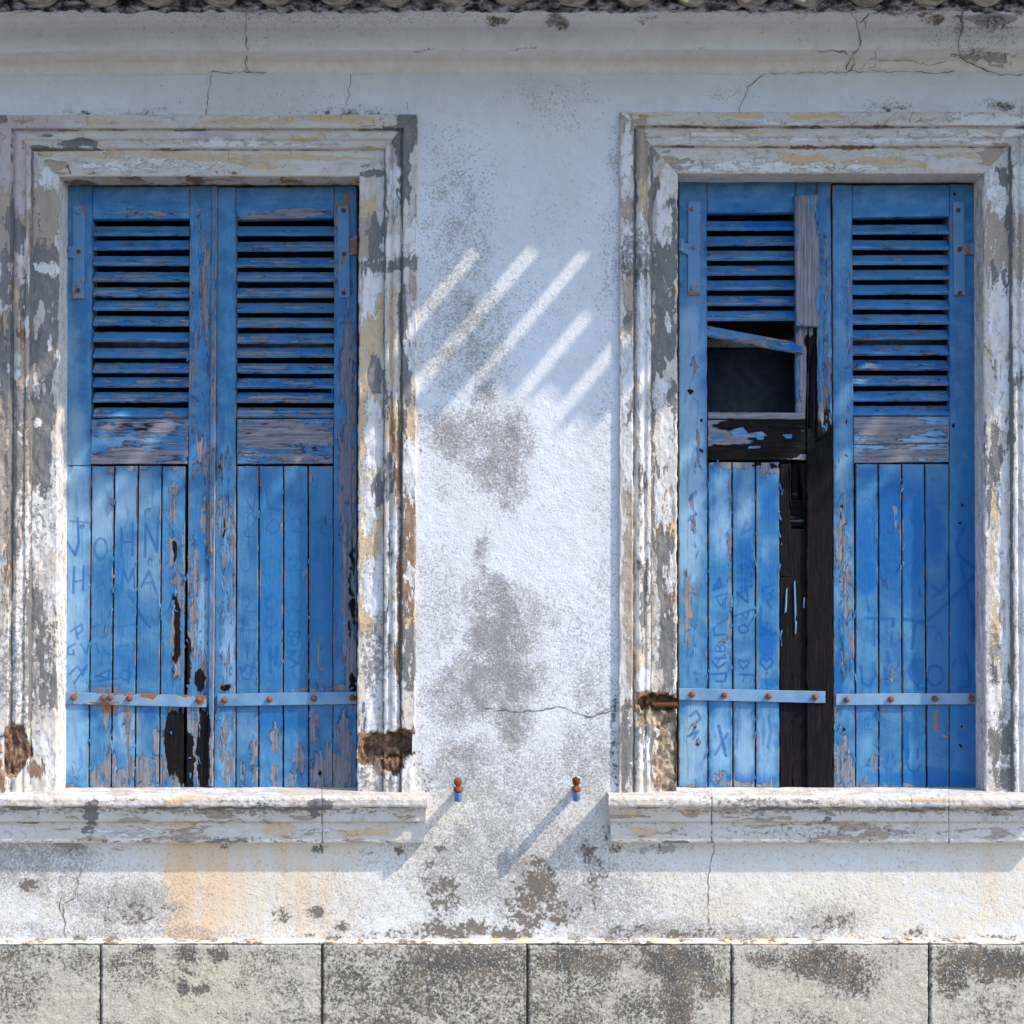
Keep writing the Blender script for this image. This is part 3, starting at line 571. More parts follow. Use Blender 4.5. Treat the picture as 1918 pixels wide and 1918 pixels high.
surround_leg(782, -1, 218, f, [(730, 1396, 50, 24, .026), (758, 1388, 24, 24, .026), (735, 1432, 22, 16, .020), (686, 1408, 16, 26, .012)], 47).build('jamb', M_stone, s1, angle=60)
f = mkfields(ce=[(762, 240, 20, 60, 1.0), (150, 268, 42, 8, .9), (85, 256, 20, 5, .7), (75, 275, 20, 6, .6), (8, 226, 12, 8, .8), (700, 322, 30, 6, .8), (735, 243, 30, 2, .6)],
    br=[(350, 335, 200, 14, .3)],
    oc=[(440, 231, 60, 5, .75), (640, 228, 60, 7, .8), (530, 232, 24, 5, .7), (250, 290, 250, 6, .5), (500, 292, 260, 7, .6), (600, 262, 80, 6, .5), (200, 232, 40, 4, .5), (480, 300, 30, 18, .5)],
    ta=[(90, 310, 40, 20, .55), (60, 232, 60, 9, .3), (700, 300, 40, 20, .4)], wh=[(250, 305, 180, 14, .45), (450, 270, 200, 9, .5), (180, 280, 40, 5, .6), (290, 300, 20, 8, .7)],
    pk=[(60, 240, 80, 20, .6), (400, 260, 60, 10, .6), (300, 232, 160, 8, .35), (650, 300, 40, 20, .35)], g=[(60, 240, 60, 20, .4), (740, 230, 40, 20, .6)], base=(.0, .02, .16, .06, .05, .1, .14), seed=61, jit=5, sc_=26, reveal=(.05, .35, .35, .35, .0))
mbt = surround_top(-2, 782, 218, f, 51)
panel(mbt, P(125, 309, .016), P(127, 308.5, .016), P(133, 325, .016), P(131, 325.5, .016), .001, mat=1); panel(mbt, P(172, 319, .016), P(173.5, 319, .016), P(179, 326, .016), P(178, 326, .016), .001, mat=1)
mbt.build('lintel', [M_stoneh, M_crackd], s1, angle=60)
# right window, left leg (outer 1160)
s2 = bpy.data.objects.new('window_surround', None); C.objects.link(s2); s2.parent = house
f = mkfields(
    ce=[(1250, 450, 18, 70, 1.05), (1240, 500, 26, 46, 1.0), (1228, 350, 7, 24, .8), (1248, 385, 9, 22, .95), (1180, 318, 6, 10, .9), (1206, 437, 12, 16, .9), (1190, 380, 4, 80, .6), (1218, 380, 4, 100, .7), (1205, 480, 40, 46, .52), (1242, 570, 16, 50, 1.0), (1250, 620, 16, 60, .9), (1235, 680, 12, 60, .9), (1258, 770, 10, 60, .8), (1177, 610, 9, 14, .9), (1180, 800, 7, 80, .5), (1242, 870, 14, 50, .5), (1200, 900, 8, 80, .6), (1245, 1060, 18, 80, .7), (1250, 1200, 18, 90, .75), (1205, 1100, 9, 140, .65), (1245, 1350, 14, 60, .5), (1175, 1400, 14, 80, .75), (1222, 850, 4, 300, .5), (1210, 1380, 20, 60, .6)],
    br=[(1245, 1010, 16, 50, .7), (1255, 1100, 12, 60, .6), (1178, 640, 10, 80, .35), (1232, 1315, 46, 22, 1.1), (1255, 1380, 12, 60, 1.0), (1245, 1440, 22, 36, 1.05), (1262, 560, 5, 30, .5), (1208, 1310, 20, 12, .9)],
    oc=[(1205, 360, 9, 50, .8), (1240, 360, 10, 30, .7), (1210, 420, 8, 30, .6), (1225, 640, 8, 90, .6), (1240, 730, 10, 60, .5), (1255, 1000, 12, 60, .5), (1200, 1250, 12, 50, .5), (1236, 560, 9, 20, .5)],
    ta=[(1205, 280, 20, 50, .95), (1178, 240, 12, 12, .9), (1178, 225, 12, 8, .8), (1176, 400, 12, 26, .7), (1176, 580, 12, 90, .85), (1176, 960, 10, 90, .7), (1178, 1100, 10, 120, .8), (1178, 1240, 10, 80, .7), (1230, 285, 10, 30, .4), (1250, 940, 16, 40, .6), (1240, 1340, 28, 20, .6)],
    wh=[(1172, 300, 12, 70, .75), (1256, 330, 14, 34, .95), (1245, 420, 13, 34, .95), (1240, 370, 8, 18, .7), (1178, 470, 14, 40, .65), (1205, 460, 14, 50, .62), (1253, 600, 5, 16, .9), (1205, 650, 12, 100, .8), (1175, 700, 12, 70, .6), (1246, 820, 14, 60, .7), (1238, 740, 12, 40, .6), (1205, 800, 10, 80, .55), (1250, 950, 12, 40, .5), (1205, 1000, 8, 60, .6), (1255, 1080, 9, 30, .6), (1210, 1270, 18, 18, .9), (1178, 860, 12, 60, .7), (1235, 940, 8, 40, .6), (1205, 1420, 16, 40, .5)],
    pk=[(1185, 570, 9, 40, .7)], g=[(1190, 480, 50, 50, .9), (1240, 1200, 30, 80, .7), (1180, 1400, 20, 80, .6), (1240, 1100, 30, 60, .4)], base=(.10, .08, .20, .1, .2, .05, .22), seed=77)
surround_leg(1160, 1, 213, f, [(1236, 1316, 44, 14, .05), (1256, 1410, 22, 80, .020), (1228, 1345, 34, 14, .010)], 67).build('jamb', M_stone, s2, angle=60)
f = mkfields(
    ce=[(1878, 335, 14, 24, 1.05), (1893, 390, 6, 80, .8), (1882, 530, 12, 26, 1.0), (1905, 320, 20, 14, .9), (1862, 640, 6, 50, .7), (1880, 790, 10, 20, .9), (1850, 830, 4, 80, .7), (1852, 960, 4, 70, .6), (1870, 880, 14, 80, .75), (1893, 800, 5, 200, .6), (1906, 690, 18, 30, .9), (1908, 840, 20, 40, .9), (1875, 1385, 20, 50, 1.0), (1880, 1440, 24, 50, .85), (1880, 1285, 12, 10, .9), (1862, 1260, 8, 50, .6), (1895, 1200, 6, 300, .5), (1862, 520, 5, 30, .7)],
    br=[(1862, 900, 7, 60, .3)],
    oc=[(1874, 650, 14, 60, .5), (1870, 1000, 14, 120, .6), (1905, 600, 16, 60, .4), (1868, 1180, 10, 80, .65), (1910, 1200, 12, 60, .5)],
    ta=[(1868, 440, 22, 70, 1.0), (1905, 470, 20, 70, .95), (1860, 500, 12, 40, .8), (1860, 330, 20, 16, .5)],
    wh=[(1864, 350, 10, 30, .85), (1872, 370, 16, 26, .7), (1906, 360, 14, 40, .8), (1875, 600, 18, 70, .75), (1905, 620, 18, 80, .7), (1880, 740, 14, 50, .7), (1910, 1000, 14, 240, .8), (1885, 930, 12, 60, .7), (1880, 1060, 14, 100, .5), (1876, 1320, 22, 34, 1.0), (1885, 1200, 12, 60, .5), (1910, 1350, 12, 120, .8), (1885, 1430, 12, 14, .7)],
    pk=[(1875, 1430, 14, 30, .6), (1885, 400, 12, 30, .4)], g=[(1875, 1400, 26, 80, .9), (1862, 1220, 12, 60, .9), (1868, 880, 10, 80, .6)], base=(.05, .03, .2, .08, .28, .05, .2), seed=93, reveal=(.12, .05, .15, .25, .5))
surround_leg(1954, -1, 213, f, [], 71).build('jamb', M_stone, s2, angle=60)
f = mkfields(ce=[(1905, 315, 20, 8, .8), (1890, 325, 16, 5, .6)], br=[(1550, 275, 100, 3, .6), (1350, 300, 60, 10, .1)],
    oc=[(1390, 222, 40, 6, .8), (1530, 222, 60, 6, .7), (1350, 250, 90, 5, .6), (1500, 300, 60, 12, .6), (1650, 305, 80, 14, .5), (1220, 218, 60, 4, .5), (1480, 250, 60, 5, .4), (1800, 290, 60, 10, .5)],
    ta=[(1260, 300, 40, 20, .55), (1200, 260, 12, 40, .6), (1870, 290, 30, 20, .55), (1176, 226, 9, 9, .8), (1600, 224, 300, 8, .15)],
    wh=[(1340, 258, 60, 8, .8), (1250, 262, 40, 6, .6), (1600, 262, 200, 6, .6), (1450, 310, 200, 12, .5), (1850, 240, 100, 30, .6), (1330, 244, 10, 4, .9), (1500, 234, 200, 4, .35), (1172, 230, 12, 16, .6)],
    pk=[(1600, 245, 200, 10, .3), (1450, 290, 100, 10, .4)], g=[(1500, 215, 300, 3, .5)], base=(.0, .02, .14, .12, .12, .05, .14), seed=113, jit=5, sc_=26, reveal=(.0, .05, .15, .1, .05))
surround_top(1160, 1954, 213, f, 53).build('lintel', M_stoneh, s2, angle=60)

# ------------------------------------------------------------------ sills
SILL = [(.50, 'top'), (.12, 'top'), (-.094, 'top'), (-.101, 1494.5), (-.104, 1498), (-.104, 1508), (-.101, 1511.5), (-.088, 1513), (-.078, 1516), (-.070, 1521), (-.067, 1526), (-.066, 1538), (-.062, 1539.5), (-.052, 1540), (-.050, 1542), (-.050, 1574), (-.047, 1578.5), (-.02, 1579), (.01, 1579)]
ZT = CZ - (1490.8 - HV) * S * .98
def sill(uL, uR, joints, fields, seed, opL, opR, rimL=True, rimR=True):
    mb = MB(); pts = []
    for y, v in SILL: pts.append((y, ZT if v == 'top' else CZ - (v - HV) * S * (D + y) / D))
    pts = np.array(pts); d = np.concatenate([[0], np.cumsum(np.hypot(*(pts[1:] - pts[:-1]).T))])
    t = np.unique(np.concatenate([np.arange(d[1], d[-1], .0045), d])); y = np.interp(t, d, pts[:, 0]); z = np.interp(t, d, pts[:, 1])
    xs = np.linspace(0, 1, 420)
    ye = np.minimum(y, 0.0); ins = (ye + .104) * .40 / S * .5     # ends step in with the profile
    xl = (uL + ins - CU) * S * .98; xr = (uR - ins - CU) * S * .98
    # inside the wall thickness it only spans the opening
    k = sstep(y, -.022, -.018); xl = np.where(y > .018, wx(opL), xl); xr = np.where(y > .018, wx(opR), xr)
    X = np.zeros((len(t), len(xs) + 4, 3))
    for i in range(len(t)):
        row = xl[i] + (xr[i] - xl[i]) * xs
        X[i, 2:-2, 0] = row; X[i, :2, 0] = xl[i]; X[i, -2:, 0] = xr[i]
    X[..., 1] = y[:, None]; X[..., 2] = z[:, None]
    X[:, 0, 1] = np.maximum(y, .01); X[:, -1, 1] = np.maximum(y, .01)
    X[:, 1, 1] = y + .002; X[:, -2, 1] = y + .002
    U, V = px(X); front = (y > -.11)[:, None] & (y < -.03)[:, None]
    nz = fbm(U / 13, V / 9, seed, 4) - .5; lip = ((t > d[2] - .015) & (t < d[7]))[:, None]
    X[..., 1] += nz * .003 + np.where(lip, (fbm(U / 9, V / 9, seed + 2, 4) - .5) * .005, 0) * front
    X[..., 2] += np.where((t < d[3])[:, None], (fbm(U / 26, X[..., 1] * 40, seed + 1, 4) - .5) * .003, 0)
    for j in joints: X[..., 1] += .004 * np.exp(-((U - j) / 1.3) ** 2) * (y < -.03)[:, None]
    V = np.where((t < d[2])[:, None], 1485.0, V)
    A, B = fields(U, V, 0 * U, 0 * U + (y[:, None]) * 0 - .05)
    jm = sum([.8 * np.exp(-((U - j) / 1.3) ** 2) for j in joints])
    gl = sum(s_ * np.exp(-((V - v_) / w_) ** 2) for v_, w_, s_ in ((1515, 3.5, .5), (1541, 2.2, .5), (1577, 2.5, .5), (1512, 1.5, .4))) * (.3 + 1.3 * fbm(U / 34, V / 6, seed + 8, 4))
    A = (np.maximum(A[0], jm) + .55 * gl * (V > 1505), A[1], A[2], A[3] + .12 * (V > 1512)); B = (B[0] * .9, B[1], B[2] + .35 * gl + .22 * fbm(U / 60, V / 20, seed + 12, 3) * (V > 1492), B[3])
    mb.grid(X, np.stack(np.broadcast_arrays(*A), -1), np.stack(np.broadcast_arrays(*B), -1), 0)
    return mb
fs = mkfields(ce=[(172, 1520, 14, 24, .9), (166, 1560, 12, 20, .5), (600, 1505, 26, 12, .75), (590, 1525, 12, 8, .7), (490, 1506, 24, 4, .4), (430, 1576, 60, 4, .6), (440, 1514, 90, 3, .4), (560, 1516, 40, 3, .8), (40, 1515, 60, 4, .3), (320, 1514, 60, 3, .4), (200, 1572, 60, 4, .4), (740, 1570, 40, 6, .35)],
    br=[(550, 1506, 60, 3, .2), (250, 1498, 10, 4, .6)], oc=[(340, 1500, 60, 10, .45), (520, 1555, 60, 14, .45), (700, 1560, 60, 14, .45), (640, 1500, 100, 10, .2), (330, 1550, 40, 14, .4)],
    ta=[(430, 1540, 60, 2, .5), (300, 1520, 140, 8, .25), (690, 1525, 70, 6, .35), (330, 1572, 200, 4, .3)], wh=[(300, 1485, 400, 6, .5), (60, 1500, 60, 8, .35), (200, 1498, 20, 8, .8), (700, 1498, 90, 8, .35), (240, 1555, 100, 12, .3), (600, 1560, 60, 12, .3)],
    pk=[(100, 1558, 120, 18, .35), (240, 1560, 60, 14, .5)], g=[(450, 1518, 300, 7, .75), (100, 1518, 200, 6, .6), (480, 1503, 120, 8, .55), (400, 1574, 300, 6, .5), (300, 1485, 300, 4, .35)], base=(.0, .02, .12, .10, .1, .05, .16), seed=131, jit=6, sc_=14)
s1l = sill(-18, 800, [603], fs, 81, 108, 672); s1l.build('window_sill', M_stoneh, house, angle=60)
fs2 = mkfields(ce=[(1400, 1500, 30, 6, .5), (1525, 1503, 16, 6, .6), (1265, 1577, 24, 5, .9), (1500, 1516, 100, 3, .4), (1700, 1518, 60, 4, .45), (1880, 1518, 60, 5, .5), (1860, 1526, 50, 8, .4), (1550, 1534, 6, 4, .9)],
    br=[(1420, 1502, 60, 4, .15)], oc=[(1190, 1525, 20, 8, .5), (1200, 1555, 40, 12, .5), (1290, 1520, 30, 6, .45), (1640, 1560, 30, 10, .4), (1750, 1500, 60, 8, .3)], ta=[(1295, 1525, 20, 6, .5), (1640, 1558, 60, 12, .35), (1870, 1560, 40, 10, .35), (1420, 1530, 40, 8, .2)],
    wh=[(1500, 1485, 400, 6, .55), (1230, 1500, 80, 8, .3), (1320, 1500, 40, 10, .4), (1600, 1560, 150, 12, .25), (1900, 1530, 30, 8, .5)],
    pk=[(1230, 1555, 60, 16, .3)], g=[(1430, 1503, 100, 8, .7), (1600, 1518, 350, 8, .65), (1700, 1503, 200, 8, .35), (1500, 1558, 300, 16, .35), (1500, 1485, 120, 4, .4)], base=(.0, .02, .1, .14, .1, .05, .2), seed=151, jit=6, sc_=14)
sill(1140, 1972, [1333, 1777], fs2, 83, 1270, 1846).build('window_sill', M_stoneh, house, angle=60)

# ------------------------------------------------------------------ inside the openings
for (uL, uR, vt, has) in ((108, 672, 327, False), (1270, 1846, 322, True)):
    w_ = bpy.data.objects.new('window', None); C.objects.link(w_); w_.parent = house
    xa, xb = wx(uL) - .02, wx(uR) + .02; zt = wz(vt) + .02; zl = ZT - .02
    b = boxmb(xa, xb, .49, .53, zl, zt); b.build('dark_back_panel' if not has else 'dark_backing', M_dark, w_, smooth=False)  # added dark backing, closes the opening so no sky light enters
    fr = MB(); m_ = (xa + xb) / 2
    for a, c in ((xa, xa + .05), (m_ - .03, m_ + .03), (xb - .05, xb)): boxmb(a, c, .25, .29, zl, zt, fr)
    boxmb(xa + .05, m_ - .03, .252, .288, zt - .06, zt, fr); boxmb(m_ + .03, xb - .05, .252, .288, zt - .06, zt, fr)
    zr = P(0, 644, .27)[2]; boxmb(xa + .05, m_ - .03, .252, .288, zr - .013, zr + .013, fr); boxmb(m_ + .03, xb - .05, .252, .288, zr - .013, zr + .013, fr)
    fr.build('window_frame', M_inner, w_, smooth=False)
    pn = MB(); boxmb(xa + .05, m_ - .03, .268, .272, zl, zr - .013, pn); boxmb(m_ + .03, xb - .05, .268, .272, zl, zr - .013, pn)
    pn.build('pane', M_curt, w_, smooth=False)

# ------------------------------------------------------------------ shutters
YF = .124
def sh_paint(o, base=(0.05, 0, .2, .2), edge=.5, ew=.008, tone=.5, tables=None, strokes=(), seed=0, along=None):
    tb = tables or {}
    def f(U, V, sx, sy, ed):
        r = {k: blobs(U, V, tb.get(k, []), 6, 16, seed + i * 5) for i, k in enumerate(('wood', 'dark', 'fade', 'deep', 'rust'))}
        e = (1 - sstep(ed, 0, ew)) * edge * (.4 + 1.2 * fbm(U / 14, V / 22, seed + 3, 3))
        wd = np.maximum(base[0] + e, r['wood'] + .3 * e); wd = np.maximum(wd, r['dark'] * 1.2)
        dk = base[1] + r['dark'] + .35 * (1 - sstep(ed, 0, .0025))
        gr = 0 * U; scx = 0 * U; fo = ((seed * 37) % 11 / 11.0 - .5) * .34
        for pts, wdt, kind in strokes:
            m = stroke(U, V, pts, wdt)
            if kind == 's': scx = np.maximum(scx, m)
            else: gr = np.maximum(gr, m * kind)
        return (wd, dk, base[2] + fo + r['fade'], base[3] - fo * .6 + r['deep']), (gr, r['rust'], scx, 0 * U + tone)
    return f
def Z(off, sc_):
    return lambda *p: [(off[0] + a / sc_, off[1] + b / sc_) for a, b in p]
def ell(cx, cy, rx, ry, n=14): return [(cx + rx * math.cos(i * 2 * math.pi / n), cy + ry * math.sin(i * 2 * math.pi / n)) for i in range(n + 1)]
z1 = Z((80, 820), 3.995); z2 = Z((380, 820), 3.995); z3 = Z((1250, 840), 3.995); z4 = Z((1560, 760), 3.425); z5 = Z((1540, 1240), 5.074); z6 = Z((1120, 1240), 4.17); z7 = Z((380, 1250), 4.262); z8 = Z((0, 1250), 4.262)
def heart(cx, cy, r): return [(cx, cy + r), (cx - r, cy), (cx - r * .9, cy - r * .7), (cx - r * .4, cy - r * .8), (cx, cy - r * .3), (cx + r * .5, cy - r * .8), (cx + r, cy - r * .5), (cx + r * .9, cy + r * .1), (cx, cy + r)]
ST1 = [(z1(*p), w_, k) for p, w_, k in [
    ([(205, 625), (345, 635)], 4.5, .6), ([(262, 600), (268, 780), (245, 880), (175, 775)], 5, .9), (ell(435, 830, 48, 78), 4.5, .7), ([(590, 680), (590, 890)], 5, .75), ([(675, 640), (672, 880)], 5, .8), ([(590, 780), (670, 780)], 4, .7),
    ([(765, 890), (770, 640), (855, 850), (862, 640)], 5, .8), ([(925, 600), (978, 720), (975, 900)], 4.5, .6), ([(235, 970), (230, 1160)], 5, .8), ([(308, 960), (300, 1140)], 5, .8), ([(232, 1080), (300, 1065)], 4, .8),
    ([(395, 1140), (430, 1010), (470, 1130)], 4, .45), ([(400, 1110), (455, 1095)], 4, .7), ([(590, 1130), (600, 980), (640, 1080), (680, 980), (690, 1130)], 5, .75), ([(740, 1110), (795, 1000), (855, 1170)], 5, .75), ([(750, 1090), (830, 1080)], 4, .6),
    ([(640, 1160), (690, 1250), (740, 1340), (800, 1420)], 5, .8), ([(650, 1150), (690, 1170), (680, 1230)], 8, .7), ([(245, 1420), (262, 1505)], 4, .8), ([(205, 1450), (290, 1395), (300, 1440), (255, 1475)], 4, .8), ([(370, 1415), (430, 1400)], 3.5, .7), ([(560, 1415), (690, 1395)], 4, .7), ([(600, 1405), (598, 1490)], 4, .6), ([(470, 1400), (470, 1480)], 4, .4),
    ([(240, 1545), (190, 1570), (185, 1620), (235, 1620), (228, 1590)], 3.5, .8), ([(288, 1545), (325, 1620), (342, 1550)], 3.5, .8), ([(400, 1540), (418, 1610)], 3.5, .7), ([(450, 1550), (470, 1620), (520, 1620)], 3.5, .6), ([(560, 1560), (640, 1550)], 4, .5), ([(560, 1560), (560, 1640), (640, 1640)], 4, .4),
    ([(200, 1770), (262, 1705), (300, 1780), (330, 1700), (235, 1835)], 3.5, .9), ([(390, 1790), (500, 1735), (490, 1800), (400, 1780)], 3.5, .9), (ell(620, 1775, 42, 36), 3.5, .9), ([(645, 1700), (640, 1830)], 4, .9), ([(330, 1832), (560, 1800)], 3.5, .8), ([(350, 1860), (520, 1855)], 3, .5)]] + [(z8((575, 790), (590, 850)), 1.6, 's'), (z8((590, 870), (620, 890)), 2.2, 's'), (z8((590, 750), (610, 775)), 1.2, 's'), (z8((620, 840), (650, 790)), 2, .7)]
ST2 = [(z2(*p), 1.4, 's') for p in [[(322, 462), (375, 556), (392, 430)], [(478, 412), (490, 528), (588, 538)], [(648, 532), (682, 468), (705, 498), (745, 460), (778, 530)], [(330, 600), (362, 560), (395, 600), (378, 650), (315, 700), (318, 740), (398, 742)], [(520, 610), (468, 680), (520, 716), (582, 680), (545, 608), (520, 610)], [(668, 612), (702, 590), (742, 640), (668, 700), (772, 706)], [(838, 642), (908, 604), (880, 716), (912, 716)]]] + [(z2(*p), w_, k) for p, w_, k in [
    (ell(320, 950, 38, 52), 4, .45), ([(455, 900), (570, 895), (580, 1020), (455, 1025), (455, 900)], 4, .45), ([(650, 910), (690, 885), (712, 940), (650, 992), (775, 992)], 4, .55), ([(905, 870), (905, 985)], 4, .4), ([(830, 910), (900, 930)], 4, .35),
    ([(298, 1205), (340, 1185), (358, 1220), (310, 1300), (385, 1300)], 4, .55), (ell(510, 1235, 46, 48), 4, .5), ([(650, 1200), (712, 1190), (660, 1290), (730, 1290)], 4, .5), ([(268, 1375), (318, 1350), (335, 1395), (268, 1440), (400, 1442)], 4, .55), (ell(510, 1375, 42, 44), 4, .5), ([(650, 1390), (720, 1370)], 4, .4), ([(512, 1465), (468, 1532)], 3.5, .8),
    (ell(660, 1465, 24, 24), 3, .85), (ell(708, 1470, 22, 22), 3, .85), ([(665, 1500), (660, 1550), (705, 1555), (712, 1500)], 3, .8), ([(338, 1548), (332, 1645)], 3.5, .8), ([(500, 1560), (505, 1750)], 7, .9), ([(552, 1560), (545, 1700)], 6, .8), ([(500, 1640), (555, 1640)], 5, .8), ([(632, 1600), (700, 1592), (640, 1645), (712, 1690), (650, 1722)], 5, .8),
    ([(275, 1710), (300, 1805), (355, 1805), (372, 1690)], 3.5, .8), ([(290, 1760), (330, 1700), (378, 1720)], 3.5, .8)]]
ST3 = [(z3(*p), w_, k) for p, w_, k in [
    ([(328, 1690), (445, 1682), (430, 1742), (368, 1742)], 4, 1), ([(338, 1598), (380, 1642), (442, 1600)], 4, 1), ([(358, 1570), (435, 1568)], 4, 1), ([(372, 1600), (425, 1540), (440, 1560)], 3.5, .8), (ell(378, 1500, 22, 20), 3.5, .9), (ell(412, 1495, 20, 26), 3.5, .9), ([(355, 1395), (345, 1345), (430, 1280), (640, 1205)], 3.5, .9), ([(355, 1398), (432, 1390)], 4, 1), (ell(568, 1352, 36, 30), 4, 1), ([(560, 1240), (590, 1275), (610, 1215)], 4, .8),
    (heart(570, 1612, 38), 3.6, 1), (heart(742, 1608, 48), 4, 1), ([(545, 1692), (642, 1696)], 4, 1), ([(592, 1696), (560, 1742)], 3.5, .8), ([(520, 1082), (600, 1152), (596, 1060), (520, 1082)], 5, 1), ([(545, 1042), (642, 1028)], 5, .9), ([(580, 970), (582, 1070)], 5, .9), (ell(575, 885, 36, 16), 4.5, 1), ([(590, 550), (560, 640), (620, 600)], 6, .6), ([(800, 1015), (712, 1050), (730, 1112), (796, 1060)], 4, .9), (ell(752, 1110, 34, 26), 4, .9), ([(740, 1130), (778, 1200)], 4, .8), ([(700, 1190), (690, 1340)], 7, .8),
    ([(695, 1330), (790, 1400)], 7, .9), ([(690, 1395), (800, 1385)], 6, .8), ([(750, 1310), (700, 1400)], 5, .8), ([(388, 975), (345, 1055), (405, 1030), (388, 975)], 6, 1), ([(360, 1110), (460, 1080), (400, 1180), (360, 1110)], 4, .8), ([(440, 1120), (420, 1200)], 4, .7), ([(530, 980), (620, 990)], 7, .7), ([(560, 930), (640, 940)], 9, .5)]] + [(z6(*p), w_, k) for p, w_, k in [
    ([(718, 425), (768, 380), (802, 440), (770, 470)], 5, .8), ([(700, 582), (782, 540), (745, 600)], 4.5, .8), ([(942, 500), (1000, 728)], 6.5, .9), ([(1012, 560), (915, 722)], 5, .7), ([(1330, 425), (1355, 540), (1325, 665)], 5, .55), ([(1300, 440), (1290, 640)], 5, .35)]] + [(z3(*p), 1.5, 's') for p in [[(740, 1665), (735, 1720)], [(725, 1690), (752, 1680)], [(790, 1660), (800, 1740)], [(810, 1650), (820, 1720)], [(700, 1790), (710, 1770)], [(690, 850), (705, 825)]]]
ST4 = [(z4(*p), w_, k) for p, w_, k in [
    ([(835, 790), (795, 900), (810, 965), (905, 1040)], 7, .95), ([(930, 1070), (850, 1150), (740, 1262), (600, 1385), (450, 1368)], 7, .9), ([(822, 1010), (860, 1180), (900, 1330), (905, 1490)], 7, .85), ([(740, 970), (742, 1120), (690, 1205), (640, 1150)], 8, .8), ([(640, 1230), (700, 1190)], 6, .7), ([(205, 1362), (378, 1366)], 5, .9), ([(265, 1370), (265, 1535)], 5, .7), ([(388, 1368), (386, 1412)], 7, .9), ([(378, 1450), (376, 1542)], 5, .7), ([(480, 1370), (590, 1402)], 5, .9), ([(528, 1400), (505, 1555)], 7, .8), ([(462, 1470), (380, 1545)], 3.5, .6), ([(610, 1414), (655, 1420)], 5, .9), ([(650, 1505), (680, 1450), (712, 1535)], 2.5, .7),
    ([(178, 1670), (190, 1780), (235, 1802), (272, 1720), (262, 1650)], 6, .8), ([(350, 1585), (356, 1642)], 8, .85), ([(330, 1680), (345, 1790)], 6, .6), ([(425, 1650), (350, 1780)], 5, .5), ([(520, 1620), (482, 1705), (550, 1812), (600, 1812)], 6, .85), ([(520, 1650), (515, 1740)], 16, .75), ([(560, 1640), (560, 1770)], 12, .6), (ell(655, 1730, 52, 64), 6, .85), ([(785, 1630), (765, 1690)], 5, .8), ([(850, 1590), (882, 1720), (868, 1798), (820, 1810)], 8, .85),
    ([(180, 610), (215, 590), (240, 610)], 5, .45), ([(555, 545), (545, 600), (500, 585)], 4, .7), ([(610, 627), (745, 625)], 5, .45), ([(300, 622), (420, 622)], 4, .35), ([(180, 880), (210, 935), (262, 920), (272, 850)], 5, .45), ([(640, 640), (640, 720)], 5, .35)]] + [(z4(*p), 3.2, 's') for p in [[(305, 1100), (340, 1130), (350, 1175)], [(318, 1120), (325, 1160)], [(555, 1160), (558, 1230)], [(548, 1205), (565, 1215)], [(228, 1290), (232, 1320)]]] + [(z4((455, 1030), (540, 995)), 1.4, 's')] + [(z5(*p), w_, k) for p, w_, k in [
    ([(632, 878), (620, 950)], 3.2, .9), ([(672, 872), (668, 922)], 3.2, .9), ([(575, 940), (590, 998), (640, 1020), (686, 985), (692, 940)], 2.6, .9), ([(814, 828), (820, 915)], 4.2, 1), ([(912, 830), (905, 915)], 4.2, 1), ([(808, 958), (825, 1018), (868, 1048), (910, 1022), (932, 975)], 4.2, 1),
    ([(468, 542), (405, 540), (400, 642), (472, 640)], 2.6, .7), ([(405, 590), (445, 590)], 2.4, .6), ([(590, 562), (655, 560), (595, 610), (660, 625)], 2.4, .45), ([(820, 540), (822, 620)], 2.4, .4), ([(820, 570), (915, 575)], 2.4, .4), ([(1090, 880), (1130, 905)], 2, .9)]]

def bolt(u, v, Y, parent, r=.0085, h=.009, mat=None):
    mb = MB(); c = P(u, v, Y); lathe(mb, c, [(r * 1.25, -.002), (r * 1.2, .001), (r, .002), (r * .95, h * .6), (r * .6, h), (.0002, h * 1.08)], 'y', 14, jit=.12, seed=int(u))
    return mb.build('bolt', mat or M_rust, parent, angle=50)
def strap(parent, uL, vL, uR, vR, h, bolts, rust, eye=0, seed=0, fade=.2, eyeu=None):
    def f(U, V, sx, sy, ed):
        return (blobs(U, V, rust + [(b[0], b[1], 9, 9, .35) for b in bolts], 3, 8, seed) + .22 * (1 - sstep(ed, 0, .004)), 0 * U, fade + 0 * U, 0 * U), (0, 0, 0, 0)
    mb = MB(); panel(mb, P(uL, vL, YF - .009), P(uR, vR, YF - .009), P(uR, vR + h, YF - .009), P(uL, vL + h, YF - .009), .006, bev=.0012, paint=f, wob=.0006, seed=seed)
    if eyeu is not None:      # rolled eye round the pin at the jamb
        c = P(eyeu, vL + h, YF - .006); lathe(mb, c, [(.001, 0), (.010, 0), (.010, h * S), (.001, h * S)], 'z', 14, A=(.3, 0, .3, 0))
    o = mb.build('strap_hinge', M_strap, parent, angle=40)
    for b in bolts: bolt(b[0], b[1], YF - .015, o)
    return o
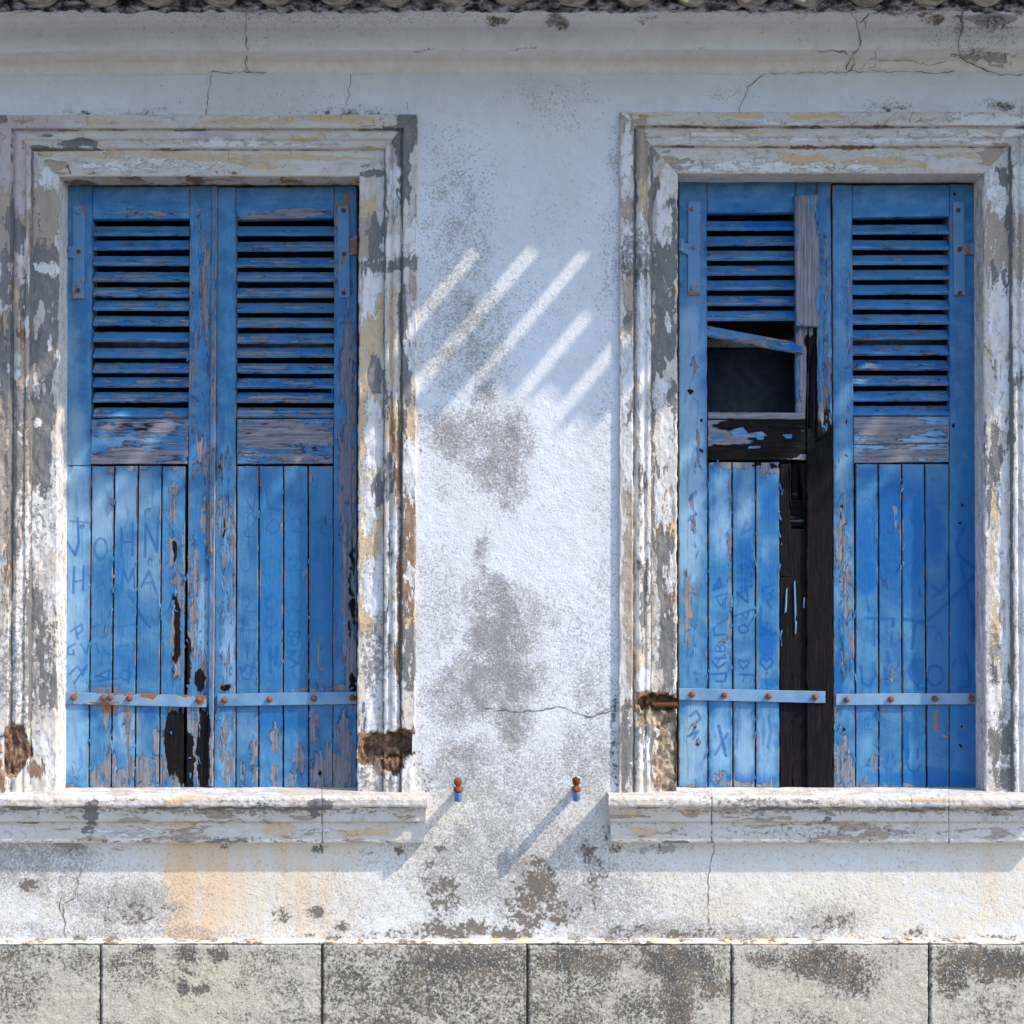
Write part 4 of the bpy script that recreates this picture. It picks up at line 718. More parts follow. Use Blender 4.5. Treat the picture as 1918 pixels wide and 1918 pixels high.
def tee(parent, q, arm, bolts, rust, seed, eyeu=None):
    def f(U, V, sx, sy, ed):
        return (blobs(U, V, rust + [(b[0], b[1], 7, 7, .4) for b in bolts], 3, 8, seed) + .25 * (1 - sstep(ed, 0, .003)), 0 * U + .55, 0 * U, 0 * U), (0, 0, 0, 0)
    mb = MB(); Y = YF - .0065
    panel(mb, *[P(a, b, Y) for a, b in q], .006, bev=.001, paint=f, wob=.0005, seed=seed)
    panel(mb, *[P(a, b, Y - .0012) for a, b in arm], .006, bev=.001, paint=f, wob=.0005, seed=seed + 1)
    if eyeu is not None:
        c = P(eyeu, arm[3][1], YF - .004); lathe(mb, c, [(.001, 0), (.0095, 0), (.0095, .04), (.001, .04)], 'z', 14, A=(.2, .4, 0, 0))
    o = mb.build('corner_hinge', M_strap, parent, angle=40)
    for b in bolts: bolt(b[0], b[1], YF - .011, o, .0055, .005, M_rustd if b[2] else M_strap)
    return o
def slats(mb, bots, uL, uR, tabs, seed, wear, droop=0.0):
    r_ = random.Random(seed)
    for i, vb in enumerate(bots):
        tl = r_.uniform(-1.0, 1.0); a = P(uL, vb + tl * .5, YF + .002); b = P(uR, vb - tl * .5 + droop, YF + .002)
        up = np.array((0, .029, .0330)); w0 = wear(i)
        f0 = sh_paint(None, (w0 * .22, 0, .0, .45), .16, .004, .35 + .4 * r_.random(), tabs, (), seed + i)
        def f(U, V, sx, sy, ed, f0=f0, w0=w0, i=i):
            A, B = f0(U, V, sx, sy, ed); A = list(A)
            A[0] = A[0] + w0 * .46 * np.exp(-((sy - .55) / .2) ** 2) * (2.6 * fbm(U / 40, V / 300, seed * 3 + i, 3) - .6)
            A[2] = .5 * sstep(sy, .6, .95) + 0 * U
            return tuple(A), B
        panel(mb, a + up, b + up, b, a, .009, bev=.0015, paint=f, wob=.0011, seed=seed + i * 3)
def leaf(name_label, base_uv, spec, seed):
    root = thing('window_shutter', name_label, 'shutter', tuple(P(base_uv[0], base_uv[1], YF + .02)), 'four blue louvred shutter leaves')
    return root
GRP = None
# ---- generic pieces
def wood_piece(parent, name, quads, mat, Y=YF, T=.034, **kw):
    mb = MB(); sd = kw.pop('seed', 0); base = kw.pop('base', (.05, 0, .2, .15)); tb = kw.pop('tables', None); st = kw.pop('strokes', ()); edge = kw.pop('edge', .42); tones = kw.pop('tones', None); ew = kw.pop('ew', .006)
    ys = kw.pop('ys', None); wob = kw.pop('wob', .0011)
    for i, q in enumerate(quads):
        tn = tones[i] if tones else .5
        panel(mb, *[P(a, b, Y + (ys[i] if ys else 0)) for a, b in q], T, res=kw.get('res', .0035), bev=.0022, wob=wob, disp=.0012, seed=sd + i, paint=sh_paint(None, base, edge, ew, tn, tb, st, sd + i * 3))
    return mb.build(name, mat, parent, angle=40)

# ======== left window, left leaf
L1 = thing('window_shutter', 'left leaf of the left window, blue shutter with rusty strap and black wood at foot', 'shutter', tuple(P(250, 1476, YF)), 'blue louvred window shutters')
T1 = dict(
    wood=[(385, 560, 14, 130, .62), (362, 700, 10, 120, .55), (380, 860, 22, 60, .6), (390, 980, 14, 80, .62), (362, 1130, 12, 150, .6), (400, 760, 8, 60, .5), (378, 1260, 16, 50, .55), (372, 420, 6, 60, .45), (325, 915, 9, 14, .9), (325, 960, 8, 24, .8), (324, 1035, 7, 30, .9), (328, 1070, 6, 60, .55), (330, 1180, 9, 90, 1.0), (350, 1240, 8, 50, .9), (345, 1030, 8, 60, .5),
          (210, 942, 5, 8, .7), (284, 1045, 5, 6, .8), (153, 985, 4, 6, .8), (277, 955, 5, 5, .6), (255, 877, 22, 5, .8), (200, 880, 10, 8, .75), (325, 878, 10, 8, .8), (214, 1125, 3, 20, .5), (200, 1180, 5, 14, .55),
          (205, 1440, 16, 34, .85), (228, 1460, 18, 22, 1.0), (265, 1450, 18, 34, .95), (300, 1440, 14, 40, .75), (178, 1455, 9, 24, .9), (135, 1478, 14, 8, .8), (200, 1350, 10, 50, .5), (240, 1350, 10, 60, .6), (168, 1410, 5, 40, .5), (285, 1480, 20, 12, .9), (245, 1440, 8, 26, .8), (293, 1400, 5, 40, .8), (340, 1400, 26, 90, .9), (378, 1400, 22, 90, .9), (220, 1475, 60, 5, .8)],
    dark=[(328, 1030, 5, 24, .75), (330, 1180, 7, 74, .85), (352, 1240, 5, 46, .9), (375, 1276, 9, 22, .95), (322, 1390, 16, 62, 1.0), (340, 1400, 14, 74, 1.0), (382, 1400, 14, 90, 1.0), (356, 1430, 10, 60, .9), (325, 945, 5, 26, .6), (362, 880, 8, 60, .25)],
    fade=[(135, 900, 30, 160, .75), (135, 700, 22, 120, .5), (190, 960, 26, 80, .6), (240, 930, 60, 40, .5), (135, 1150, 30, 300, .5), (140, 1390, 30, 60, .6), (235, 1360, 26, 40, .4), (280, 1060, 40, 60, .3), (380, 1150, 16, 80, .6), (148, 360, 30, 30, .2)],
    deep=[(235, 1110, 60, 80, .5), (210, 1000, 20, 50, .35), (250, 1240, 60, 40, .55), (280, 1345, 16, 26, .7), (385, 1000, 20, 60, .4), (190, 1220, 50, 60, .3)],
    rust=[(205, 1322, 16, 16, .9), (235, 1360, 16, 60, .55), (200, 1290, 30, 6, .8), (255, 1290, 30, 4, .4), (147, 375, 10, 14, .5), (150, 590, 8, 60, .35), (228, 1400, 8, 40, .4), (160, 645, 4, 5, .8), (156, 385, 6, 16, .4), (300, 1290, 20, 5, .4), (345, 1283, 8, 10, .4)])
SB1 = [438, 464.5, 494, 524, 553, 578, 607, 637, 667, 695, 722, 750, 779.5]
wood_piece(L1, 'stile', [[(122, 347), (173, 347), (169, 872), (117.5, 872)]], M_wv, tables=T1, base=(.03, 0, .25, .1), strokes=ST1, seed=11, edge=.3)
wood_piece(L1, 'meeting_stile', [[(356, 347), (404, 348), (395, 1476), (349, 1476)]], M_wv, Y=YF - .001, tables=T1, base=(.24, 0, .15, .3), seed=13, edge=.5)
wood_piece(L1, 'cover_strip', [[(371, 346), (406, 347), (397.5, 1475), (380, 1475)]][:0] or [[(397, 349), (406.5, 349), (399, 1474), (389, 1474)]], M_wv, Y=YF - .011, T=.012, tables=T1, base=(.3, 0, .3, .3), seed=14, edge=.6)
wood_piece(L1, 'top_rail', [[(173.5, 349), (355.5, 349), (355, 409), (173, 410)]], M_wh, tables=dict(wood=[(260, 398, 100, 8, .62), (220, 402, 60, 6, .6), (320, 390, 30, 8, .4)], deep=[(300, 385, 60, 14, .4)], fade=[(260, 362, 90, 16, .3)]), base=(.03, 0, .15, .1), seed=15, edge=.25)
mb = MB(); slats(mb, SB1, 173, 354, {}, 101, lambda i: (.75, .75, 1.0, 1.05, 1.0, 1.05, 1.05, .8, .8, 1.0, 1.05, 1.3, 1.1)[i]); mb.build('louvre_panel', M_wh, L1, angle=40)
wood_piece(L1, 'middle_rail', [[(171, 785), (353, 784), (351, 869), (169, 869)]], M_wh, tables=dict(wood=[(260, 800, 110, 20, .7), (240, 856, 110, 18, .85)], dark=[(250, 800, 100, 9, .42), (310, 858, 50, 10, .45), (200, 855, 30, 10, .4)], fade=[(240, 826, 60, 12, .5)]), base=(.30, .05, .4, .2), seed=17, edge=.5)
bd = lambda xs_t, xs_b, vt, vb: [[(xs_t[i] + 1.4, vt), (xs_t[i + 1] - 1.4, vt), (xs_b[i + 1] - 1.4, vb), (xs_b[i] + 1.4, vb)] for i in range(len(xs_t) - 1)]
wood_piece(L1, 'board_panel', bd([118, 171, 214.5, 259, 303, 348.5], [110, 166, 208, 252, 298, 345], 873, 1476), M_wv, Y=YF + .003, T=.022, tables=T1, base=(.05, 0, .22, .15), strokes=ST1, seed=21, edge=.5, tones=[.8, .45, .6, .3, .55], ys=[-.002, .001, -.001, 0, .0015], res=.003)
for q_ in (rect(115, 395, 1290, 1330), rect(115, 395, 880, 920)): wood_piece(L1, 'back_ledge', [q_], M_wh, Y=YF + .03, T=.02, base=(.9, .9, 0, 0), seed=5)
strap(L1, 103, 1296, 386, 1303, 22, [(137, 1306), (206, 1307), (193, 1307), (242, 1308), (372, 1311)], [(106, 1306, 6, 12, .7), (142, 1302, 6, 14, .35), (230, 1299, 60, 4, .5), (280, 1302, 18, 8, .9), (352, 1303, 16, 5, .6), (374, 1310, 10, 12, .8), (195, 1317, 50, 3, .6)], seed=3, fade=.35, eyeu=108)
tee(L1, [(137, 385), (158.5, 385), (157, 560), (135, 560)], [(117, 460), (138, 462), (137, 483), (116, 483)], [(147, 398, 0), (147, 471, 1), (146, 543, 1)], [(158, 390, 4, 14, .8), (127, 470, 4, 5, .8), (145, 545, 10, 16, .5), (150, 525, 10, 6, .4), (147, 560, 12, 3, .6)], 5, eyeu=114)
# ======== left window, right leaf
L2 = thing('window_shutter', 'right leaf of the left window, blue shutter with VLM 2021 scratched into its boards', 'shutter', tuple(P(535, 1476, YF)), 'blue louvred window shutters')
T2 = dict(
    wood=[(652, 700, 16, 160, .72), (650, 900, 18, 150, .75), (655, 1100, 14, 160, .78), (656, 1240, 14, 80, .8), (640, 1290, 26, 6, .9), (580, 1292, 30, 4, .9), (430, 980, 8, 60, .55), (415, 950, 6, 60, .6), (425, 1080, 12, 100, .45), (432, 840, 8, 40, .4), (420, 890, 10, 50, .45), (424, 1220, 14, 60, .45), (585, 895, 6, 9, .9), (572, 1075, 5, 8, .9), (595, 1240, 5, 80, .5), (440, 1000, 4, 200, .45), (633, 450, 5, 100, .45), (603, 1252, 4, 5, .8),
          (620, 1440, 14, 50, .9), (598, 1450, 16, 36, .95), (645, 1400, 14, 80, .75), (640, 1450, 22, 50, .9), (515, 1385, 9, 30, .8), (475, 1410, 8, 28, .75), (455, 1440, 7, 34, .7), (560, 1420, 12, 26, .8), (515, 1455, 10, 24, .75), (478, 1450, 6, 20, .7), (550, 1460, 8, 20, .65), (420, 1380, 10, 60, .65), (408, 1340, 9, 20, .5), (430, 1440, 10, 40, .6), (500, 1476, 120, 3, .7), (585, 1360, 12, 40, .6)],
    dark=[(418, 990, 3, 24, .9), (422, 1288, 14, 7, .95), (662, 1050, 6, 40, .6), (660, 1150, 7, 100, .6), (662, 1280, 6, 20, .9), (597, 1450, 4, 10, .6), (412, 880, 4, 40, .5)],
    fade=[(430, 1200, 16, 120, .6), (425, 1000, 16, 80, .5), (420, 1400, 16, 60, .7), (470, 1380, 40, 50, .4), (545, 1360, 40, 40, .25), (610, 1330, 14, 40, .3), (425, 650, 12, 100, .35), (424, 850, 12, 60, .5)],
    deep=[(530, 1100, 90, 200, .35), (500, 1350, 100, 20, .5), (620, 1100, 20, 160, .4), (470, 900, 40, 40, .2), (425, 1000, 16, 60, .3)],
    rust=[(650, 372, 7, 12, .95), (657, 400, 5, 30, .55), (590, 1360, 8, 40, .45), (643, 560, 5, 8, .5), (655, 470, 5, 20, .6), (460, 1340, 4, 40, .3), (645, 490, 4, 16, .4)])
SB2 = [438, 467, 497, 524, 554, 582, 610, 639.5, 666, 696, 724, 751, 779.5]
wood_piece(L2, 'meeting_stile', [[(407.5, 350), (442, 350), (440, 1476), (400.5, 1476)]], M_wv, tables=T2, base=(.10, 0, .2, .25), seed=31, edge=.55)
wood_piece(L2, 'stile', [[(626, 348), (668, 348), (668, 1476), (624, 1476)]], M_wv, tables=T2, base=(.12, .05, .0, .3), seed=32, edge=.4)
wood_piece(L2, 'top_rail', [[(442.5, 351), (625.5, 349), (625, 408), (442.5, 411)]], M_wh, tables=dict(wood=[(540, 400, 100, 10, .66), (500, 405, 60, 8, .65)], fade=[(540, 362, 90, 14, .25)], deep=[(540, 388, 90, 8, .4)]), base=(.03, 0, .1, .2), seed=35, edge=.25)
mb = MB(); slats(mb, SB2, 442.5, 626.5, {}, 141, lambda i: (.4, .95, 1.0, .9, 1.05, .9, 1.1, 1.15, 1.05, 1.2, 1.2, 1.35, 1.45)[i]); mb.build('louvre_panel', M_wh, L2, angle=40)
wood_piece(L2, 'middle_rail', [[(444, 785), (624, 785), (623, 868), (444, 869)]], M_wh, tables=dict(wood=[(530, 815, 110, 34, .8), (560, 858, 90, 8, .7)], fade=[(520, 850, 60, 6, .3)], deep=[(500, 850, 60, 9, .5)], dark=[(520, 790, 80, 5, .3), (590, 840, 8, 5, .6)]), base=(.4, .0, .2, .2), seed=37, edge=.3)
wood_piece(L2, 'board_panel', bd([443, 485, 531, 577, 625], [441, 484, 530, 578, 624], 873, 1476), M_wv, Y=YF + .003, T=.022, tables=T2, base=(.05, 0, .02, .2), strokes=ST2, seed=41, edge=.5, tones=[.35, .65, .5, .3], ys=[0, .001, 0, .002], res=.003)
for q_ in (rect(405, 665, 1290, 1330), rect(405, 665, 880, 920)): wood_piece(L2, 'back_ledge', [q_], M_wh, Y=YF + .03, T=.02, base=(.9, .9, 0, 0), seed=6)
strap(L2, 407, 1300, 668, 1295.5, 23, [(420, 1312), (505, 1310), (588, 1308), (660, 1307)], [(420, 1315, 9, 9, .3)], seed=13, fade=.1)
tee(L2, [(632, 382), (654, 382), (655.5, 557), (634, 557)], [(655, 446), (669, 440), (669, 476), (655, 478)], [(643, 394, 1), (644, 475, 1), (643, 548, 1)], [(643, 384, 14, 4, .7), (655, 392, 3, 14, .7), (662, 462, 8, 18, .7), (644, 486, 5, 9, .5)], 15)
# ======== right window, left leaf
L3 = thing('window_shutter', 'left leaf of the right window, broken blue shutter with missing louvres and rotten black wood', 'shutter', tuple(P(1415, 1476, YF)), 'blue louvred window shutters')
T3 = dict(
    wood=[(1300, 685, 5, 22, .8), (1306, 820, 5, 16, .6), (1296, 940, 5, 24, .6), (1300, 980, 5, 20, .6), (1288, 1150, 7, 70, .95), (1297, 1100, 6, 30, .6), (1310, 850, 4, 30, .6), (1545, 520, 7, 100, .55), (1545, 700, 10, 120, .7), (1540, 400, 8, 40, .45), (1385, 870, 60, 7, .9), (1440, 878, 16, 12, .9), (1340, 868, 12, 8, .7),
          (1357, 1199, 5, 6, .9), (1442, 885, 8, 8, .5), (1340, 1462, 10, 14, .9), (1355, 1460, 8, 16, .9), (1395, 1470, 60, 7, .8), (1298, 1475, 30, 5, .9), (1366, 1100, 3, 200, .5), (1300, 1360, 5, 6, .8), (1308, 1390, 4, 8, .8)],
    dark=[(1418, 872, 20, 4, .5), (1446, 872, 14, 6, .7), (1300, 1362, 3, 4, .9), (1307, 1392, 3, 6, .9), (1293, 731, 5, 5, 1.2), (1312, 790, 3, 4, 1.0), (1311, 843, 4, 4, 1.0)],
    fade=[(1290, 900, 26, 200, .8), (1290, 650, 22, 80, .5), (1350, 960, 20, 80, .55), (1395, 940, 16, 60, .5), (1300, 1390, 26, 70, .8), (1395, 1400, 20, 60, .7), (1350, 1400, 20, 60, .6), (1435, 1400, 20, 60, .6), (1435, 1030, 12, 30, .4), (1345, 1230, 20, 60, .4)],
    deep=[(1440, 950, 18, 60, .7), (1395, 1050, 22, 60, .8), (1440, 1080, 22, 60, .6), (1435, 1200, 20, 40, .9), (1300, 390, 30, 30, .3), (1290, 430, 20, 60, .3), (1440, 1280, 16, 12, .7), (1400, 1460, 60, 12, .8), (1370, 1330, 6, 40, .6), (1415, 1380, 5, 60, .7), (1345, 1080, 18, 30, .4)],
    rust=[(1300, 560, 10, 20, .4), (1298, 380, 10, 6, .3)])
wood_piece(L3, 'stile', [[(1272, 339), (1324, 338), (1325, 1476), (1271.5, 1474)]], M_wv, tables=T3, base=(.05, 0, .3, .1), strokes=ST3, seed=51, edge=.42)
SB3 = [428, 456.5, 484, 512, 539.5, 569, 597]
mb = MB(); slats(mb, SB3, 1322, 1494, dict(deep=[(1445, 418, 40, 12, 1.0)]), 171, lambda i: (.55, .75, .85, .8, .7, 1.0, .9)[i]); mb.build('louvre_panel', M_wh, L3, angle=40)
# rotten meeting stile: a sound blue outer half, a hollow brown inner half, black from 815 down
Tm = dict(wood=[(1530, 800, 30, 40, .9), (1505, 700, 12, 100, .9), (1518, 750, 12, 120, 1.1), (1500, 640, 10, 40, .7), (1550, 720, 9, 110, .62), (1540, 1150, 60, 330, 1.6), (1546, 520, 5, 80, .6)], dark=[(1521, 740, 9, 120, 1.2), (1515, 800, 12, 30, 1.0), (1540, 1150, 60, 330, 1.5), (1512, 640, 5, 20, .7)], deep=[(1500, 640, 14, 30, .6), (1530, 720, 5, 100, .8)], fade=[(1552, 700, 4, 200, .5)])
wood_piece(L3, 'meeting_stile', [[(1491, 600), (1513, 606), (1508, 812), (1491, 776)], [(1514, 612), (1524, 612), (1516, 690), (1513, 700)], [(1519, 690), (1526, 640), (1523, 800), (1516, 800)], [(1530.5, 337), (1556, 337), (1559, 812), (1530.5, 824)], [(1490.5, 338), (1530, 337), (1530, 611), (1491, 599)]], M_wv, tables=Tm, base=(.15, 0, .05, .35), seed=53, edge=.5, ys=[.012, .008, .014, 0, .004], T=.03)
wood_piece(L3, 'rotten_board', [[(1511.5, 840), (1559, 808), (1560.5, 1476), (1511, 1476)], [(1461, 868), (1476, 868), (1485, 1080), (1461, 1080)], [(1461, 1081), (1484, 1081), (1484, 1476), (1461, 1476)], [(1498, 868), (1510, 868), (1509, 990), (1506, 930)], [(1477, 868), (1482, 868), (1481, 950), (1479, 950)], [(1480, 990), (1510.5, 990), (1510.5, 1476), (1484.5, 1476)]], M_wv, Y=YF + .001, T=.024,
    tables=dict(wood=[(1510, 1150, 80, 400, 2.0)], dark=[(1530, 1000, 40, 120, 1.4), (1475, 950, 20, 110, 1.4), (1500, 1060, 40, 60, 1.4), (1500, 1420, 60, 90, 1.3), (1500, 1250, 60, 80, .9), (1535, 1180, 26, 100, .65)], fade=[(1490, 1110, 20, 40, 0)]), base=(1.2, .6, 0, 0), seed=55, edge=0, ys=[-.004, .004, .005, .008, .010, .006], wob=.004)
wood_piece(L3, 'back_batten', [rect(1478, 1514, 936, 986), rect(1483, 1495, 868, 935)], M_wh, Y=YF + .03, T=.02, base=(1.2, .75, 0, 0), seed=56, edge=0)
wood_piece(L3, 'paint_flake', [[(1487, 1090), (1490, 1086), (1492, 1150), (1489, 1165)], [(1472, 1105), (1475, 1100), (1474, 1145), (1470, 1150)], [(1490, 1160), (1493, 1165), (1491, 1190), (1489, 1185)], [(1505, 1120), (1508, 1118), (1507, 1140), (1505, 1138)]], M_wv, Y=YF + .001, T=.003, base=(-.5, -1, .7, 0), seed=57, edge=0)
wood_piece(L3, 'top_rail', [[(1324.5, 340), (1490, 339), (1490, 398), (1324.5, 399)]], M_wh, tables=dict(wood=[(1420, 398, 60, 3, .5)], fade=[(1400, 360, 90, 18, .3)], deep=[(1400, 388, 60, 10, .45), (1320, 395, 20, 20, .3)]), base=(.02, 0, .1, .2), seed=58, edge=.2)
# fallen louvre
mb = MB(); a = P(1322.5, 627, YF + .004); b = P(1503, 661, YF - .006); up = np.array((.003, .026, .037))
panel(mb, a + up, b + up, b, a, .010, bev=.0018, wob=.001, seed=61, paint=sh_paint(None, (.22, 0, .25, .35), .4, .004, .6, dict(wood=[(1420, 640, 60, 7, .75), (1360, 622, 30, 4, .5)], deep=[(1495, 655, 14, 20, 1.0)]), (), 63))
o = mb.build('fallen_louvre', M_wh, L3, angle=40); o['label'] = 'blue louvre slat hanging loose and slanting down to the right'
# nailed plank
o = wood_piece(L3, 'repair_plank', [[(1488, 366), (1534, 364), (1535, 612), (1492, 610)]], M_wv, Y=YF - .020, T=.019, tables=dict(wood=[(1512, 480, 30, 130, .95), (1512, 590, 22, 30, 1.0)], deep=[(1495, 380, 6, 20, .6)], fade=[(1510, 560, 20, 80, .2)]), base=(.55, -.2, .1, .2), seed=65, edge=-.12, ew=.008)
o['label'] = 'grey weathered plank nailed over the edge of the louvres'
# rough black middle rail with its pale lip
wood_piece(L3, 'middle_rail', [[(1326, 786), (1508, 784), (1510, 861), (1325, 862)]], M_wh, Y=YF + .006, T=.026, tables=dict(wood=[(1420, 825, 140, 60, 1.4)], dark=[(1440, 795, 80, 12, 1.1), (1470, 830, 60, 20, .9), (1400, 846, 100, 10, 1.1), (1360, 858, 60, 5, 1.0)]), base=(1.0, .35, .1, 0), seed=67, edge=.2, wob=.003)
wood_piece(L3, 'rail_lip', [[(1325, 772), (1508, 773), (1508, 785), (1326, 784)]], M_wh, Y=YF + .001, T=.03, tables=dict(wood=[(1420, 780, 120, 20, 1.2)], deep=[(1335, 772, 20, 3, .8)]), base=(.6, -.1, 0, .3), seed=69, edge=0, wob=.0018)
wood_piece(L3, 'paint_flake', [[(1365, 806), (1392, 800), (1402, 812), (1378, 822)], [(1378, 813), (1430, 809), (1438, 817), (1396, 820)], [(1408, 810), (1430, 808), (1431, 822), (1420, 825)], [(1330, 818), (1350, 812), (1370, 818), (1336, 822)], [(1465, 814), (1485, 812), (1482, 822), (1472, 822)], [(1402, 835), (1426, 834), (1424, 840), (1400, 840)]], M_wh, Y=YF + .0045, T=.002, base=(.05, -1, .45, .1), seed=71, edge=.35, wob=.003)
wood_piece(L3, 'board_panel', bd([1326, 1371, 1415, 1461], [1326, 1373, 1415, 1461], 866, 1476), M_wv, Y=YF + .002, T=.022, tables=T3, base=(.06, 0, .22, .15), strokes=ST3, seed=81, edge=.5, tones=[.75, .5, .6], ys=[0, .001, -.001], res=.003)
strap(L3, 1272, 1289, 1546, 1295, 22, [(1296, 1301), (1357, 1302), (1440, 1304), (1527, 1306)], [(1297, 1308, 6, 6, .2)], seed=23, fade=.25)
tee(L3, [(1289, 377), (1312.5, 377), (1311, 552), (1288.5, 552)], [(1273, 452), (1289, 456), (1289, 478), (1273, 470)], [(1298, 391, 0), (1300, 463, 0), (1297, 540, 0)], [(1295, 392, 3, 6, .7), (1276, 460, 4, 12, .8), (1300, 550, 14, 4, .9), (1311, 460, 2, 100, .35), (1300, 535, 12, 12, .35)], 25, eyeu=1276)
# ======== right window, right leaf
L4 = thing('window_shutter', 'right leaf of the right window, blue shutter with smiley faces drawn near its foot', 'shutter', tuple(P(1700, 1476, YF)), 'blue louvred window shutters')
T4 = dict(
    wood=[(1575, 1010, 9, 60, .85), (1585, 1090, 9, 90, .8), (1573, 960, 8, 20, .8), (1590, 560, 4, 60, .6), (1588, 650, 5, 40, .6), (1565, 860, 5, 40, .35), (1578, 1200, 6, 60, .5), (1588, 1180, 12, 80, .45), (1690, 980, 3, 100, .5), (1675, 955, 5, 8, .9), (1679, 985, 3, 12, .8), (1672, 1265, 4, 16, .8), (1773, 1376, 8, 5, .9), (1639, 1430, 7, 20, .8), (1630, 1428, 4, 8, .7), (1623, 1465, 5, 16, .8), (1700, 1472, 16, 5, .8), (1575, 1430, 14, 40, .85), (1590, 1450, 10, 40, .85), (1568, 1360, 4, 60, .5), (1600, 1470, 60, 4, .7), (1585, 1395, 8, 20, .6), (1807, 855, 5, 6, .6), (1700, 1474, 140, 3, .6), (1828, 1350, 3, 3, .6)],
    dark=[(1585, 790, 3, 5, .7), (1586, 855, 4, 4, .7), (1577, 948, 4, 4, 1.1), (1576, 966, 3, 8, .8), (1584, 985, 2, 2, 1), (1787, 796, 4, 4, 1.0), (1801, 947, 3, 3, 1), (1796, 982, 4, 3, 1), (1802, 1362, 3, 3, 1), (1797, 1396, 3, 4, 1), (1787, 365, 3, 3, 1), (1579, 1367, 3, 8, .8)],
    fade=[(1580, 800, 16, 140, .5), (1578, 900, 16, 60, .6), (1620, 1130, 14, 30, .4), (1620, 1400, 20, 60, .6), (1585, 1100, 16, 120, .5), (1576, 600, 12, 120, .4), (1780, 500, 20, 300, .0), (1620, 935, 12, 18, .5)],
    deep=[(1665, 1000, 30, 90, .9), (1710, 1010, 26, 80, .9), (1620, 1010, 16, 60, .6), (1625, 1080, 20, 30, .8), (1750, 1000, 20, 60, .6), (1700, 940, 60, 40, .5), (1572, 1260, 9, 60, .8), (1576, 1180, 9, 40, .7), (1810, 1150, 26, 330, .45), (1750, 1460, 100, 18, .7), (1695, 1385, 5, 40, 1.0), (1700, 1100, 60, 40, .4), (1640, 890, 40, 14, .4), (1770, 1250, 40, 200, .3)],
    rust=[(1655, 1335, 5, 14, .6), (1755, 1345, 5, 30, .8), (1780, 430, 4, 40, .55), (1806, 385, 4, 14, .5), (1790, 562, 5, 8, .5), (1820, 1330, 6, 20, .4)])
SB4 = [435, 464, 492, 520, 548, 576, 604, 633, 662, 690, 719, 748, 776]
wood_piece(L4, 'meeting_stile', [[(1559.5, 346), (1596, 346), (1599.5, 868), (1601, 1475), (1562, 1475)][:0] or [(1559.5, 346), (1596, 346), (1601.5, 1475), (1562, 1475)]], M_wv, tables=T4, base=(.08, 0, .25, .15), seed=91, edge=.5)
wood_piece(L4, 'stile', [[(1778.5, 345), (1826, 345), (1836, 1475), (1779.5, 1475)]], M_wv, tables=T4, base=(.0, 0, .0, .3), strokes=ST4, seed=92, edge=.3)
wood_piece(L4, 'top_rail', [[(1596.5, 347), (1778, 346), (1778, 405), (1597, 408)]], M_wh, tables=dict(fade=[(1690, 360, 90, 18, .25)], deep=[(1690, 392, 90, 10, .3)]), base=(.0, 0, .1, .25), seed=95, edge=.25)
mb = MB(); slats(mb, SB4, 1595.5, 1779, {}, 211, lambda i: (.65, .75, .8, .7, .6, .6, .8, .8, .85, 1.0, 1.0, .9, .8)[i]); mb.build('louvre_panel', M_wh, L4, angle=40)
wood_piece(L4, 'middle_rail', [[(1599, 781), (1778, 780), (1778, 830), (1599, 832.5)], [(1599, 833.5), (1778, 831), (1778, 865), (1600, 867)]], M_wh, tables=dict(wood=[(1650, 800, 80, 26, .9), (1740, 800, 60, 14, .6), (1700, 850, 100, 20, .75)], deep=[(1620, 815, 14, 10, .8), (1760, 803, 20, 8, .8), (1660, 855, 40, 8, .4)], fade=[(1690, 825, 90, 60, .6)]), base=(.38, -.1, .4, .2), seed=97, edge=.3)
wood_piece(L4, 'board_panel', bd([1602, 1645, 1689, 1732, 1778.5], [1602, 1646, 1690, 1736, 1779], 869, 1475), M_wv, Y=YF + .003, T=.022, tables=T4, base=(.03, 0, .02, .25), strokes=ST4, seed=99, edge=.5, tones=[.7, .45, .6, .4], ys=[0, .001, 0, .001], res=.003)
for q_ in (rect(1565, 1830, 1290, 1330), rect(1565, 1830, 880, 920)): wood_piece(L4, 'back_ledge', [q_], M_wh, Y=YF + .03, T=.02, base=(.9, .9, 0, 0), seed=8)
strap(L4, 1566, 1300, 1845, 1298, 21, [(1586, 1311), (1669, 1310), (1752, 1309), (1820, 1309)], [(1820, 1308, 14, 12, .45), (1752, 1312, 8, 8, .3), (1838, 1322, 8, 5, .9), (1670, 1312, 6, 6, .3)], seed=33, fade=.45, eyeu=1841)
tee(L4, [(1785, 378), (1806, 378), (1808, 553), (1787, 553)], [(1806, 455), (1832, 455), (1832, 477), (1806, 477)], [(1795, 393, 1), (1798, 466, 1), (1798, 548, 1)], [(1795, 384, 14, 3, .4), (1814, 466, 5, 14, .7), (1797, 470, 8, 5, .5), (1798, 553, 14, 4, .5)], 35, eyeu=1838)

